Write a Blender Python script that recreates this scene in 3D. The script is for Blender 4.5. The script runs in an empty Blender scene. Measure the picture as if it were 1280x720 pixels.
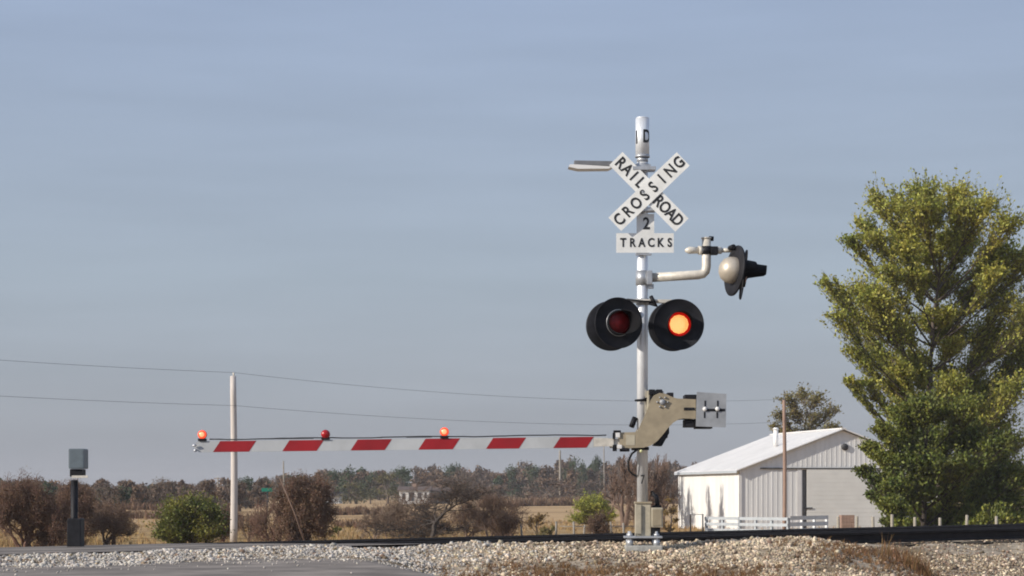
import bpy, bmesh, math, random
import numpy as np
from mathutils import Vector, Matrix, noise as mnoise
R = math.radians
random.seed(7)
rng = np.random.default_rng(11)
sc = bpy.context.scene
COL = sc.collection

# ------------------------------------------------------------------ camera
ZC = 0.62            # eye height above the crossing
F = 3000.0           # focal length in photo pixels (1280 wide)
HY = 618.0           # horizon row
cam = bpy.data.cameras.new('camera')
cam.sensor_width = 36.0
cam.lens = 36.0 * F / 1280.0
cam.shift_y = (HY - 360.0) / 1280.0
cam.clip_start = 0.5
cam.clip_end = 9000
co = bpy.data.objects.new('camera', cam)
co.location = (0, 0, ZC)
co.rotation_euler = (R(90), 0, 0)
COL.objects.link(co)
sc.camera = co
sc.render.engine = 'CYCLES'
sc.cycles.filter_width = 1.9
sc.cycles.max_bounces = 6
sc.cycles.transparent_max_bounces = 12

# ------------------------------------------------------------------ sky, sun, exposure
SUN = Vector((-0.87, -0.40, 0.43)).normalized()
world = bpy.data.worlds.new('World')
sc.world = world
world.use_nodes = True
wn = world.node_tree
wn.nodes.clear()
wo = wn.nodes.new('ShaderNodeOutputWorld')
bg = wn.nodes.new('ShaderNodeBackground')
sky = wn.nodes.new('ShaderNodeTexSky')
sky.sky_type = 'NISHITA'
sky.sun_disc = False
sky.sun_elevation = math.asin(SUN.z)
sky.sun_rotation = math.atan2(SUN.x, SUN.y) % (2 * math.pi)
sky.air_density = 1.0
sky.dust_density = 1.5
tc = wn.nodes.new('ShaderNodeTexCoord')
sep = wn.nodes.new('ShaderNodeSeparateXYZ')
ramp = wn.nodes.new('ShaderNodeValToRGB')       # thin high cloud veil, greyer near the horizon
e = ramp.color_ramp.elements
e[0].position = 0.0;  e[0].color = (0.290, 0.302, 0.345, 1)
e[1].position = 0.22; e[1].color = (0.338, 0.424, 0.596, 1)
m = e.new(0.09); m.color = (0.365, 0.430, 0.515, 1)
m2 = e.new(0.03); m2.color = (0.345, 0.374, 0.428, 1)
mp = wn.nodes.new('ShaderNodeMapping')
mp.inputs['Scale'].default_value = (3.0, 3.0, 26.0)
mp.inputs['Rotation'].default_value = (R(3), R(4), 0)
nz = wn.nodes.new('ShaderNodeTexNoise')
nz.inputs['Scale'].default_value = 2.2
nz.inputs['Detail'].default_value = 6
nr = wn.nodes.new('ShaderNodeMapRange')
nr.inputs['From Min'].default_value = 0.3
nr.inputs['From Max'].default_value = 0.7
nr.inputs['To Min'].default_value = 9.8
nr.inputs['To Max'].default_value = 10.8
vm = wn.nodes.new('ShaderNodeVectorMath'); vm.operation = 'SCALE'
mix = wn.nodes.new('ShaderNodeMix'); mix.data_type = 'RGBA'
mix.inputs[0].default_value = 0.92
wn.links.new(tc.outputs['Generated'], sep.inputs[0])
wn.links.new(sep.outputs['Z'], ramp.inputs[0])
wn.links.new(tc.outputs['Generated'], mp.inputs[0])
wn.links.new(mp.outputs[0], nz.inputs['Vector'])
wn.links.new(nz.outputs[0], nr.inputs['Value'])
wn.links.new(ramp.outputs[0], vm.inputs[0])
wn.links.new(nr.outputs[0], vm.inputs['Scale'])
wn.links.new(sky.outputs[0], mix.inputs[6])
wn.links.new(vm.outputs[0], mix.inputs[7])
wn.links.new(mix.outputs[2], bg.inputs[0])
bg.inputs[1].default_value = 0.1
wn.links.new(bg.outputs[0], wo.inputs[0])

sl = bpy.data.lights.new('sun', 'SUN')
sl.energy = 4.9
sl.angle = R(0.6)
sl.color = (1.0, 0.93, 0.82)
so = bpy.data.objects.new('sun', sl)
so.rotation_euler = SUN.to_track_quat('Z', 'Y').to_euler()
so.location = (-20, -10, 30)
COL.objects.link(so)
sc.view_settings.view_transform = 'Standard'
sc.view_settings.look = 'None'
sc.view_settings.exposure = 0.0
sc.view_settings.gamma = 1.0

# ------------------------------------------------------------------ helpers
def W(px, py, Y):
    return Vector(((px - 640.0) * Y / F, Y, ZC - (py - HY) * Y / F))

def props(o, label=None, cat=None, group=None, kind=None):
    if label: o['label'] = label
    if cat: o['category'] = cat
    if group: o['group'] = group
    if kind: o['kind'] = kind
    return o

def empty(name, loc, rz=0, label=None, cat=None, group=None):
    o = bpy.data.objects.new(name, None)
    o.location = loc
    o.rotation_euler = (0, 0, rz)
    o.empty_display_size = 0.2
    COL.objects.link(o)
    return props(o, label, cat, group)

def link_mesh(name, me, mats, parent=None, smooth=False, loc=None):
    for m_ in (mats if isinstance(mats, (list, tuple)) else [mats]):
        me.materials.append(m_)
    if smooth:
        me.shade_smooth()
    o = bpy.data.objects.new(name, me)
    COL.objects.link(o)
    if parent is not None:
        o.parent = parent
    if loc is not None:
        o.location = loc
    return o

def np_mesh(name, V, Fc, mats, parent=None, smooth=False, midx=None, loc=None):
    """V (n,3) array, Fc (m,k) int array, all faces the same size"""
    me = bpy.data.meshes.new(name)
    V = np.ascontiguousarray(V, dtype=np.float32)
    Fc = np.ascontiguousarray(Fc, dtype=np.int32)
    m_, k = Fc.shape
    me.vertices.add(len(V)); me.vertices.foreach_set('co', V.ravel())
    me.loops.add(m_ * k); me.loops.foreach_set('vertex_index', Fc.ravel())
    me.polygons.add(m_)
    me.polygons.foreach_set('loop_start', np.arange(0, m_ * k, k, dtype=np.int32))
    me.polygons.foreach_set('loop_total', np.full(m_, k, dtype=np.int32))
    if midx is not None:
        me.polygons.foreach_set('material_index', np.ascontiguousarray(midx, dtype=np.int32))
    me.update(calc_edges=True)
    me.validate()
    return link_mesh(name, me, mats, parent, smooth, loc)

class MB:
    """collects shapes into one mesh"""
    def __init__(s): s.b = bmesh.new(); s.mi = 0
    def face(s, vs):
        try:
            f = s.b.faces.new(vs); f.material_index = s.mi; return f
        except ValueError: return None
    def box(s, x0, x1, y0, y1, z0, z1, M=None, bev=0.0):
        r = bmesh.ops.create_cube(s.b, size=1.0)
        T = Matrix.Translation(((x0+x1)/2, (y0+y1)/2, (z0+z1)/2)) @ Matrix.Diagonal((abs(x1-x0), abs(y1-y0), abs(z1-z0), 1))
        if M is not None: T = M @ T
        vs = r['verts']
        bmesh.ops.transform(s.b, matrix=T, verts=vs)
        for f in {f for v in vs for f in v.link_faces}: f.material_index = s.mi
        if bev > 0:
            es = list({e_ for v in vs for e_ in v.link_edges})
            rr = bmesh.ops.bevel(s.b, geom=es, offset=bev, segments=2, affect='EDGES', profile=0.7)
            for f in rr['faces']: f.material_index = s.mi
        return s
    def tube(s, pts, r, n=14, cap=True):
        pts = [Vector(p) for p in pts]
        rr = r if isinstance(r, (list, tuple)) else [r]*len(pts)
        rings = []
        up = None
        for i, p in enumerate(pts):
            d = (pts[min(i+1, len(pts)-1)] - pts[max(i-1, 0)]).normalized()
            if up is None:
                up = d.orthogonal().normalized()
            else:
                up = (up - d * up.dot(d)).normalized()
            w = d.cross(up)
            rings.append([s.b.verts.new(p + (up*math.cos(2*math.pi*k/n) + w*math.sin(2*math.pi*k/n))*rr[i]) for k in range(n)])
        for a, b in zip(rings, rings[1:]):
            for k in range(n):
                f = s.face((a[k], a[(k+1) % n], b[(k+1) % n], b[k]))
                if f: f.smooth = True
        if cap:
            s.face(rings[0][::-1]); s.face(rings[-1])
        return s
    def lathe(s, prof, M, n=40, a0=0, a1=2*math.pi):
        """prof: list of (radius, axial) ; axis = local -Y (towards viewer) ; M places it"""
        full = abs(a1 - a0 - 2*math.pi) < 1e-6
        cnt = n if full else n + 1
        rings = []
        for r_, ax in prof:
            if r_ < 1e-5:
                rings.append([s.b.verts.new(M @ Vector((0, -ax, 0)))])
            else:
                rings.append([s.b.verts.new(M @ Vector((r_*math.cos(a0+(a1-a0)*k/n), -ax, r_*math.sin(a0+(a1-a0)*k/n)))) for k in range(cnt)])
        for a, b in zip(rings, rings[1:]):
            for k in range(n if full else cnt-1):
                k2 = (k+1) % cnt
                if len(a) == 1 and len(b) == 1: continue
                if len(a) == 1: f = s.face((a[0], b[k2], b[k]))
                elif len(b) == 1: f = s.face((a[k], a[k2], b[0]))
                else: f = s.face((a[k], a[k2], b[k2], b[k]))
                if f: f.smooth = True
        return s
    def prism(s, poly, y0, y1, M=None):
        """poly list of (x,z), extruded along y"""
        T = M if M is not None else Matrix()
        a = [s.b.verts.new(T @ Vector((x, y0, z))) for x, z in poly]
        b = [s.b.verts.new(T @ Vector((x, y1, z))) for x, z in poly]
        s.face(a); s.face(b[::-1])
        n = len(poly)
        for k in range(n):
            s.face((a[k], b[k], b[(k+1) % n], a[(k+1) % n]))
        return s
    def poly(s, pts):
        s.face([s.b.verts.new(p) for p in pts]); return s
    def build(s, name, mats, parent=None, recalc=True):
        if recalc: bmesh.ops.recalc_face_normals(s.b, faces=s.b.faces)
        me = bpy.data.meshes.new(name)
        s.b.to_mesh(me); s.b.free()
        return link_mesh(name, me, mats, parent)

def MAT(name, c, rough=0.7, metal=0.0, var=0.12, scale=6.0, bump=0.0, c2=None, island=0.0, stretch=None, spec=0.5, trans=0.0):
    m_ = bpy.data.materials.new(name); m_.use_nodes = True
    nt = m_.node_tree; N = nt.nodes; L = nt.links
    b = N['Principled BSDF']
    b.inputs['Roughness'].default_value = rough
    b.inputs['Metallic'].default_value = metal
    b.inputs['Specular IOR Level'].default_value = spec
    t = N.new('ShaderNodeTexCoord')
    mpn = N.new('ShaderNodeMapping')
    if stretch: mpn.inputs['Scale'].default_value = stretch
    n1 = N.new('ShaderNodeTexNoise'); n1.inputs['Scale'].default_value = scale; n1.inputs['Detail'].default_value = 8
    n1.inputs['Roughness'].default_value = 0.62
    L.new(t.outputs['Object'], mpn.inputs[0]); L.new(mpn.outputs[0], n1.inputs['Vector'])
    cr = N.new('ShaderNodeValToRGB')
    d = c2 if c2 else tuple(x*(1-var*2) for x in c)
    u = c if c2 else tuple(min(1, x*(1+var)) for x in c)
    cr.color_ramp.elements[0].position = 0.34; cr.color_ramp.elements[0].color = (*d, 1)
    cr.color_ramp.elements[1].position = 0.66; cr.color_ramp.elements[1].color = (*u, 1)
    L.new(n1.outputs[0], cr.inputs[0])
    out = cr.outputs[0]
    if island > 0:
        g = N.new('ShaderNodeNewGeometry')
        hs = N.new('ShaderNodeHueSaturation')
        mr = N.new('ShaderNodeMapRange'); mr.inputs['To Min'].default_value = 1-island; mr.inputs['To Max'].default_value = 1+island
        L.new(g.outputs['Random Per Island'], mr.inputs['Value'])
        L.new(mr.outputs[0], hs.inputs['Value'])
        mr2 = N.new('ShaderNodeMapRange'); mr2.inputs['To Min'].default_value = 0.5-island*0.05; mr2.inputs['To Max'].default_value = 0.5+island*0.05
        mm = N.new('ShaderNodeMath'); mm.operation = 'FRACT'
        mk = N.new('ShaderNodeMath'); mk.operation = 'MULTIPLY'; mk.inputs[1].default_value = 37.7
        L.new(g.outputs['Random Per Island'], mk.inputs[0]); L.new(mk.outputs[0], mm.inputs[0]); L.new(mm.outputs[0], mr2.inputs['Value'])
        L.new(mr2.outputs[0], hs.inputs['Hue'])
        L.new(out, hs.inputs['Color']); out = hs.outputs[0]
    L.new(out, b.inputs['Base Color'])
    if bump > 0:
        bp = N.new('ShaderNodeBump'); bp.inputs['Strength'].default_value = bump; bp.inputs['Distance'].default_value = 0.02
        n2 = N.new('ShaderNodeTexNoise'); n2.inputs['Scale'].default_value = scale*5; n2.inputs['Detail'].default_value = 6
        L.new(mpn.outputs[0], n2.inputs['Vector']); L.new(n2.outputs[0], bp.inputs['Height']); L.new(bp.outputs[0], b.inputs['Normal'])
    if trans > 0:
        tr = N.new('ShaderNodeBsdfTranslucent'); L.new(out, tr.inputs[0])
        ms = N.new('ShaderNodeMixShader'); ms.inputs[0].default_value = trans
        L.new(b.outputs[0], ms.inputs[1]); L.new(tr.outputs[0], ms.inputs[2])
        L.new(ms.outputs[0], N['Material Output'].inputs[0])
    return m_

def EMIT(name, c, strength, c2=None, scale=120):
    m_ = MAT(name, c, rough=0.3, var=0.05)
    b = m_.node_tree.nodes['Principled BSDF']; N = m_.node_tree.nodes; L = m_.node_tree.links
    b.inputs['Emission Strength'].default_value = strength
    if c2:
        v = N.new('ShaderNodeTexVoronoi'); v.inputs['Scale'].default_value = scale; v.inputs['Randomness'].default_value = 0.15
        t = N.new('ShaderNodeTexCoord'); L.new(t.outputs['Object'], v.inputs['Vector'])
        cr = N.new('ShaderNodeValToRGB')
        cr.color_ramp.elements[0].position = 0.25; cr.color_ramp.elements[0].color = (*c, 1)
        cr.color_ramp.elements[1].position = 0.75; cr.color_ramp.elements[1].color = (*c2, 1)
        L.new(v.outputs['Distance'], cr.inputs[0]); L.new(cr.outputs[0], b.inputs['Emission Color'])
    else:
        b.inputs['Emission Color'].default_value = (*c, 1)
    return m_

M = {}
M['alu'] = MAT('galvanised_aluminium', (0.82, 0.83, 0.85), 0.40, 0.40, 0.07, 5, 0.05, stretch=(6, 6, 1))
M['steel'] = MAT('zinc_steel', (0.52, 0.53, 0.55), 0.45, 0.6, 0.12, 9, 0.06)
M['pale_alu'] = MAT('weathered_cast_aluminium', (0.66, 0.61, 0.53), 0.5, 0.15, 0.12, 9, 0.08)
M['black'] = MAT('black_enamel', (0.014, 0.014, 0.018), 0.6, 0.0, 0.25, 7, 0.03, spec=0.25)
M['dome'] = MAT('weathered_bronze_dome', (0.54, 0.47, 0.38), 0.42, 0.35, 0.12, 4, 0.03)
M['rubber'] = MAT('black_rubber', (0.02, 0.02, 0.021), 0.6, 0, 0.2, 20)
M['tan'] = MAT('tan_steel_paint', (0.345, 0.285, 0.195), 0.55, 0.0, 0.10, 7, 0.06)
M['tan2'] = MAT('khaki_steel_paint', (0.46, 0.41, 0.31), 0.55, 0.0, 0.12, 7, 0.06)
M['grey'] = MAT('grey_steel', (0.33, 0.34, 0.36), 0.5, 0.15, 0.10, 6, 0.05)
M['sign'] = MAT('reflective_white_sheeting', (0.79, 0.785, 0.76), 0.5, 0, 0.06, 7)
M['ink'] = MAT('black_sign_ink', (0.018, 0.018, 0.02), 0.5, 0, 0.1, 5)
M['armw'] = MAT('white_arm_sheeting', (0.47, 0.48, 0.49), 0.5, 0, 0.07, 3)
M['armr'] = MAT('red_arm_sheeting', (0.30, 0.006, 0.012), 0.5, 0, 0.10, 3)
M['lens_mid'] = MAT('red_glass', (0.42, 0.008, 0.012), 0.3, 0, 0.2, 20)
M['visor'] = MAT('matt_black_hood', (0.007, 0.007, 0.009), 0.8, 0, 0.2, 8, spec=.15)
M['lens_off'] = MAT('dark_red_glass', (0.19, 0.002, 0.003), 0.35, 0, 0.2, 20, spec=.3)
M['lens_on'] = EMIT('lit_led_cluster', (1.0, 0.56, 0.20), 1.2, (1.0, 0.26, 0.05), 38)
M['lens_red'] = EMIT('lit_red_glass', (0.50, 0.004, 0.002), 0.8)
M['amber'] = EMIT('lit_orange_glass', (1.0, 0.085, 0.03), 1.0)
M['amberhot'] = EMIT('lit_orange_core', (1.0, 0.34, 0.16), 1.1)
M['concrete'] = MAT('concrete', (0.42, 0.41, 0.38), 0.9, 0, 0.12, 8, 0.3)
M['rust'] = MAT('rusty_rail_steel', (0.016, 0.011, 0.010), 0.8, 0.0, 0.3, 8, 0.2)
M['tie'] = MAT('creosoted_timber', (0.028, 0.022, 0.018), 0.95, 0, 0.25, 10, 0.4, stretch=(1, 6, 6))
M['wood'] = MAT('weathered_pole_wood', (0.60, 0.54, 0.50), 0.85, 0, 0.10, 4, 0.3, stretch=(8, 8, 0.6))
M['woodred'] = MAT('reddish_pole_wood', (0.33, 0.22, 0.17), 0.85, 0, 0.15, 4, 0.3, stretch=(8, 8, 0.6))
M['postpale'] = MAT('bleached_post_wood', (0.34, 0.30, 0.24), 0.9, 0, 0.12, 6, 0.3)
M['postwood'] = MAT('grey_post_wood', (0.30, 0.27, 0.23), 0.9, 0, 0.15, 6, 0.3)
M['barnw'] = MAT('white_ribbed_metal', (0.82, 0.81, 0.79), 0.45, 0.0, 0.045, 1.6, 0.0, stretch=(1, 1, 0.12))
M['roofw'] = MAT('white_roof_metal', (0.78, 0.76, 0.74), 0.4, 0.0, 0.04, 0.7)
M['door'] = MAT('beige_door_panel', (0.78, 0.76, 0.71), 0.5, 0, 0.03, 1)
M['trimd'] = MAT('dark_trim', (0.05, 0.05, 0.055), 0.6, 0, 0.1, 3)
M['plank'] = MAT('white_board_paint', (0.74, 0.75, 0.76), 0.55, 0, 0.05, 3)
M['plankg'] = MAT('shaded_board_and_gutter_grey', (0.42, 0.45, 0.48), 0.6, 0, 0.08, 3)  # white fence boards in shade, the shade put into the colour; also the gutter
M['green'] = MAT('green_sign_face', (0.02, 0.24, 0.16), 0.4, 0, 0.08, 5)
M['asphalt'] = MAT('worn_asphalt', (0.235, 0.200, 0.172), 0.92, 0, 0.22, 1.3, 0.5, spec=0.25)

# ------------------------------------------------------------------ terrain
A0 = np.array([-0.424, 31.8]); TD = np.array([0.8059, 0.5920]); ND = np.array([-0.5920, 0.8059])
def su(x, y):
    dx = x - A0[0]; dy = y - A0[1]
    return dx*TD[0] + dy*TD[1], dx*ND[0] + dy*ND[1]
def sm(a, b, x):
    t = np.clip((x - a) / (b - a), 0, 1); return t*t*(3-2*t)
def railz(s): return -0.004 + 0.0088*np.clip(s, -14, 45)
def vnoise(x, y, sc_, seed=0):
    x = np.asarray(x, float)/sc_ + seed*17.3; y = np.asarray(y, float)/sc_ + seed*5.9
    xi = np.floor(x); yi = np.floor(y); fx = x-xi; fy = y-yi
    fx = fx*fx*(3-2*fx); fy = fy*fy*(3-2*fy)
    def h(a, b):
        v = np.sin(a*127.1 + b*311.7 + seed*74.7)*43758.5453
        return v - np.floor(v)
    return (h(xi, yi)*(1-fx)+h(xi+1, yi)*fx)*(1-fy) + (h(xi, yi+1)*(1-fx)+h(xi+1, yi+1)*fx)*fy - 0.5
CX = [-8, -0.9, -0.4, 0.6, 1.2, 1.62, 2.1, 2.63, 3.2, 3.65, 4.05, 4.46, 4.9, 5.4, 7]
CZ = [-.10, -.04, -.006, -.002, -.015, -.02, .0, .03, .055, .078, .05, -.03, -.2, -.5, -1.2]
EX = [-9, -4.4, -3.6, -2.9, -1.3, -0.95, -0.4, -0.1, 0.35, 1.2, 2.2]      # far edge of the near road
EY = [24.2, 25.0, 26.7, 27.6, 27.9, 27.3, 25.4, 23.2, 17, 8, 0]
def edgeY(x): return np.interp(x, EX, EY)
def farz(x, y):
    z = np.interp(y, [45, 170, 290, 600, 1200, 6000], [-1.78, -1.72, -1.40, -0.60, -0.40, 8.0])
    left = sm(-12, -60, x*400/np.maximum(y, 50))
    z = z + 0.35*left*sm(120, 260, y)*0
    z = z + vnoise(x, y, 60, 3)*0.9*sm(60, 200, y) + vnoise(x, y, 14, 4)*0.16
    return z
def H(x, y, detail=True):
    x = np.asarray(x, float); y = np.asarray(y, float)
    s, u = su(x, y)
    zt = railz(s)
    zb = zt - 0.20 - 0.016*np.clip(u, 0, 7)
    v = np.maximum(-u - 0.6, 0)
    hl = -0.14 + (zt - 0.02 + 0.14)*(1 - sm(0.0, 1.9, v))
    hr = zb - 0.13*v
    hr = np.maximum(hr, -0.62)
    cz = np.interp(x, CX, CZ)
    heap = cz - 0.115*np.maximum(30.4-y, 0) - 0.40*np.maximum(y-30.7, 0)
    heap = np.maximum(heap, -0.62)
    hr = np.maximum(hr, heap)
    wr = sm(-1.9, -0.5, x - np.clip((y-27.9)*0.25, -1.5, 0)*-0.8)
    near = hl*(1-wr) + hr*wr
    near = near - np.maximum(20 - y, 0)*0.04
    cross = sm(-0.9, -1.5, s)*sm(-12.5, -12.0, s)
    mid = zb*(1-cross) + (zt - 0.03 - 0.016*np.clip(u, 0, 7))*cross
    h = np.where(u < -0.5, near, mid)
    bl = sm(-0.75, -0.4, u)
    h = np.where((u >= -0.75) & (u < -0.4), near*(1-bl) + mid*bl, h)
    fz = farz(x, y)
    slope = mid - np.maximum(u - 6.4, 0)*0.5
    h = np.where(u > 6.4, np.maximum(slope, fz), h)
    # ground away to the camera's right and left behind the view
    if detail:
        road = (y < edgeY(x)) & (u < 0)
        amp = np.where(road | ((cross > 0.3) & (u > -0.6) & (u < 6.4)), 0.0, 1.0)*sm(80, 50, y)
        h = h + amp*(vnoise(x, y, 0.55, 1)*0.050 + vnoise(x, y, 0.2, 2)*0.030 + vnoise(x, y, 1.7, 5)*0.06)
    return h

def axis(fine0, fine1, n, lo, hi, g):
    c = list(np.linspace(fine0, fine1, n)); st = (fine1-fine0)/(n-1)
    d = st; v = fine1
    while v < hi: d *= g; v += d; c.append(min(v, hi))
    d = st; v = fine0; pre = []
    while v > lo: d *= g; v -= d; pre.append(max(v, lo))
    return np.array(pre[::-1] + c)
gx = axis(-7.0, 10.0, 260, -1500, 1500, 1.10)
gy = axis(22.0, 42.0, 300, -40, 2500, 1.045)
GX, GY = np.meshgrid(gx, gy)
GZ = H(GX, GY)
nx, ny = len(gx), len(gy)
ii = np.arange(nx*ny).reshape(ny, nx)
Fq = np.stack([ii[:-1, :-1], ii[:-1, 1:], ii[1:, 1:], ii[1:, :-1]], -1).reshape(-1, 4)

def ground_material():
    m_ = bpy.data.materials.new('ground_cover'); m_.use_nodes = True
    nt = m_.node_tree; N = nt.nodes; L = nt.links; b = N['Principled BSDF']
    b.inputs['Roughness'].default_value = 0.95; b.inputs['Specular IOR Level'].default_value = 0.15
    g = N.new('ShaderNodeNewGeometry'); sp = N.new('ShaderNodeSeparateXYZ'); L.new(g.outputs['Position'], sp.inputs[0])
    def noise(scale, stretch=(1, 1, 1), det=8):
        mpn = N.new('ShaderNodeMapping'); mpn.inputs['Scale'].default_value = stretch
        n = N.new('ShaderNodeTexNoise'); n.inputs['Scale'].default_value = scale; n.inputs['Detail'].default_value = det
        L.new(g.outputs['Position'], mpn.inputs[0]); L.new(mpn.outputs[0], n.inputs['Vector']); return n.outputs[0]
    def ramp2(inp, p0, c0, p1, c1, pm=None, cm=None):
        r = N.new('ShaderNodeValToRGB'); r.color_ramp.elements[0].position = p0; r.color_ramp.elements[0].color = (*c0, 1)
        r.color_ramp.elements[1].position = p1; r.color_ramp.elements[1].color = (*c1, 1)
        if pm is not None:
            q = r.color_ramp.elements.new(pm); q.color = (*cm, 1)
        L.new(inp, r.inputs[0]); return r.outputs[0]
    grav = ramp2(noise(9), 0.3, (0.20, 0.155, 0.11), 0.7, (0.48, 0.40, 0.31), 0.5, (0.36, 0.295, 0.22))
    dirt = ramp2(noise(2.0), 0.3, (0.11, 0.075, 0.045), 0.7, (0.24, 0.18, 0.11))
    mk = N.new('ShaderNodeMapRange'); mk.inputs['From Min'].default_value = 0.52; mk.inputs['From Max'].default_value = 0.62
    L.new(noise(0.8), mk.inputs['Value'])
    m1 = N.new('ShaderNodeMix'); m1.data_type = 'RGBA'; L.new(mk.outputs[0], m1.inputs[0]); L.new(grav, m1.inputs[6]); L.new(dirt, m1.inputs[7])
    field = ramp2(noise(0.05, (0.35, 1.6, 1)), 0.3, (0.24, 0.15, 0.07), 0.72, (0.54, 0.36, 0.19), 0.5, (0.44, 0.29, 0.15))
    weed = ramp2(noise(0.35), 0.35, (0.17, 0.11, 0.045), 0.7, (0.44, 0.28, 0.11))
    mw = N.new('ShaderNodeMapRange'); mw.inputs['From Min'].default_value = 200; mw.inputs['From Max'].default_value = 120
    L.new(sp.outputs['Y'], mw.inputs['Value'])
    m2_ = N.new('ShaderNodeMix'); m2_.data_type = 'RGBA'; L.new(mw.outputs[0], m2_.inputs[0]); L.new(field, m2_.inputs[6]); L.new(weed, m2_.inputs[7])
    mn = N.new('ShaderNodeMapRange'); mn.inputs['From Min'].default_value = 62; mn.inputs['From Max'].default_value = 48
    L.new(sp.outputs['Y'], mn.inputs['Value'])
    m3 = N.new('ShaderNodeMix'); m3.data_type = 'RGBA'; L.new(mn.outputs[0], m3.inputs[0]); L.new(m2_.outputs[2], m3.inputs[6]); L.new(m1.outputs[2], m3.inputs[7])
    L.new(m3.outputs[2], b.inputs['Base Color'])
    bp = N.new('ShaderNodeBump'); bp.inputs['Strength'].default_value = 0.6; bp.inputs['Distance'].default_value = 0.03
    L.new(noise(22), bp.inputs['Height']); L.new(bp.outputs[0], b.inputs['Normal'])
    return m_
M['ground'] = ground_material()
ground = np_mesh('ground', np.stack([GX, GY, GZ], -1).reshape(-1, 3), Fq, M['ground'], smooth=True)
props(ground, kind='structure')

# near road: worn asphalt, 4 mm above the ground, ragged far edge
def sheet(name, xs, y_lo, y_hi, nrow, mat, dz=0.004):
    rows = []
    for k in range(nrow+1):
        t = k/nrow
        yy = y_lo(xs)*(1-t) + y_hi(xs)*t
        rows.append(np.stack([xs, yy, H(xs, yy, False) + dz], -1))
    V = np.concatenate(rows); n = len(xs)
    i_ = np.arange((nrow+1)*n).reshape(nrow+1, n)
    Fc = np.stack([i_[:-1, :-1], i_[:-1, 1:], i_[1:, 1:], i_[1:, :-1]], -1).reshape(-1, 4)
    return np_mesh(name, V, Fc, mat, smooth=True)
xs = np.arange(-16, 2.2, 0.07)
road = sheet('road', xs, lambda x: np.full_like(x, -6.0), lambda x: np.maximum(edgeY(x) + vnoise(x, x*0, 0.3, 8)*0.25, -5.9), 150, M['asphalt'], 0.008)
props(road, kind='structure')
# paved crossing between and beside the rails
ss = np.arange(-12.0, -1.15, 0.4); us = np.arange(-0.62, 6.5, 0.25)
SS, UU = np.meshgrid(ss, us)
RX = A0[0] + SS*TD[0] + UU*ND[0]; RY = A0[1] + SS*TD[1] + UU*ND[1]
RZ = railz(SS) - 0.003 - 0.016*UU
n1_, n2_ = RX.shape; ii = np.arange(n1_*n2_).reshape(n1_, n2_)
Fr = np.stack([ii[:-1, :-1], ii[:-1, 1:], ii[1:, 1:], ii[1:, :-1]], -1).reshape(-1, 4)
crs = np_mesh('crossing_pavement', np.stack([RX, RY, RZ], -1).reshape(-1, 3), Fr, M['asphalt'], smooth=True)
props(crs, kind='structure')

# ------------------------------------------------------------------ ballast stones
ICO = None
def ico():
    global ICO
    if ICO is None:
        b = bmesh.new(); bmesh.ops.create_icosphere(b, subdivisions=1, radius=1.0)
        b.verts.ensure_lookup_table()
        ICO = (np.array([v.co[:] for v in b.verts]), np.array([[v.index for v in f.verts] for f in b.faces])); b.free()
    return ICO
def stones(name, P, size, mat, label_kind='stuff'):
    v0, f0 = ico(); n = len(P); k = len(v0)
    sc3 = size[:, None]*rng.uniform(0.55, 1.15, (n, 3)); sc3[:, 2] *= 0.75
    V = v0[None]*(1+rng.uniform(-0.28, 0.28, (n, k, 1)))
    V = V*sc3[:, None, :]
    a = rng.uniform(0, 2*np.pi, n); c, s = np.cos(a), np.sin(a)
    tl = rng.uniform(-0.6, 0.6, n); ct, st = np.cos(tl), np.sin(tl)
    X = V[..., 0]*c[:, None] - V[..., 1]*s[:, None]; Y = V[..., 0]*s[:, None] + V[..., 1]*c[:, None]; Z = V[..., 2]
    X2 = X*ct[:, None] + Z*st[:, None]; Z2 = -X*st[:, None] + Z*ct[:, None]
    V = np.stack([X2, Y, Z2], -1) + P[:, None, :]
    Fc = (f0[None] + (np.arange(n)*k)[:, None, None]).reshape(-1, 3)
    o = np_mesh(name, V.reshape(-1, 3), Fc, mat)
    return o
M['stone'] = MAT('pale_limestone_ballast', (0.52, 0.47, 0.41), 0.9, 0, 0.1, 3, 0.0, island=0.36, c2=(0.40, 0.37, 0.34), spec=0.2)
M['stoned'] = MAT('dirty_brown_ballast', (0.30, 0.22, 0.15), 0.95, 0, 0.1, 3, 0.0, island=0.45, c2=(0.15, 0.11, 0.08), spec=0.15)
M['stonet'] = MAT('tan_limestone_ballast', (0.70, 0.585, 0.43), 0.9, 0, 0.1, 3, 0.0, island=0.40, c2=(0.36, 0.28, 0.20), spec=0.2)
NS = 240000
yy = rng.uniform(22.5, 44, NS*2); xx = rng.uniform(-0.24, 0.26, NS*2)*yy
s_, u_ = su(xx, yy)
ok = (u_ < 6.6) & ~((s_ < -1.2) & (s_ > -12) & (u_ > -0.55)) & (yy > edgeY(xx) + 0.05 + 0.5*vnoise(xx, yy, 0.3, 8))
dens = np.ones_like(xx)
bare = sm(0.02, 0.16, vnoise(xx, yy, 0.8, 9) + vnoise(xx, yy, 0.25, 10)*0.4)
px_ = 640 + F*xx/yy; py_ = HY + (ZC - H(xx, yy))*F/yy
patch = np.exp(-(((px_-715)/95)**2 + ((py_-708)/13)**2)) + np.exp(-(((px_-1080)/60)**2 + ((py_-700)/16)**2)) + 0.8*np.exp(-(((px_-905)/50)**2 + ((py_-718)/8)**2))
dens = dens*(1-0.45*bare)*(1-0.88*np.clip(patch, 0, 1))
dens = np.where(yy > 35, dens*0.2, dens)
ok &= rng.uniform(0, 1, NS*2) < dens
pt_ = patch[ok][:NS]; xx, yy = xx[ok][:NS], yy[ok][:NS]
sz = np.clip(rng.lognormal(math.log(0.0115), 0.46, len(xx)), 0.007, 0.045)
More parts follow.
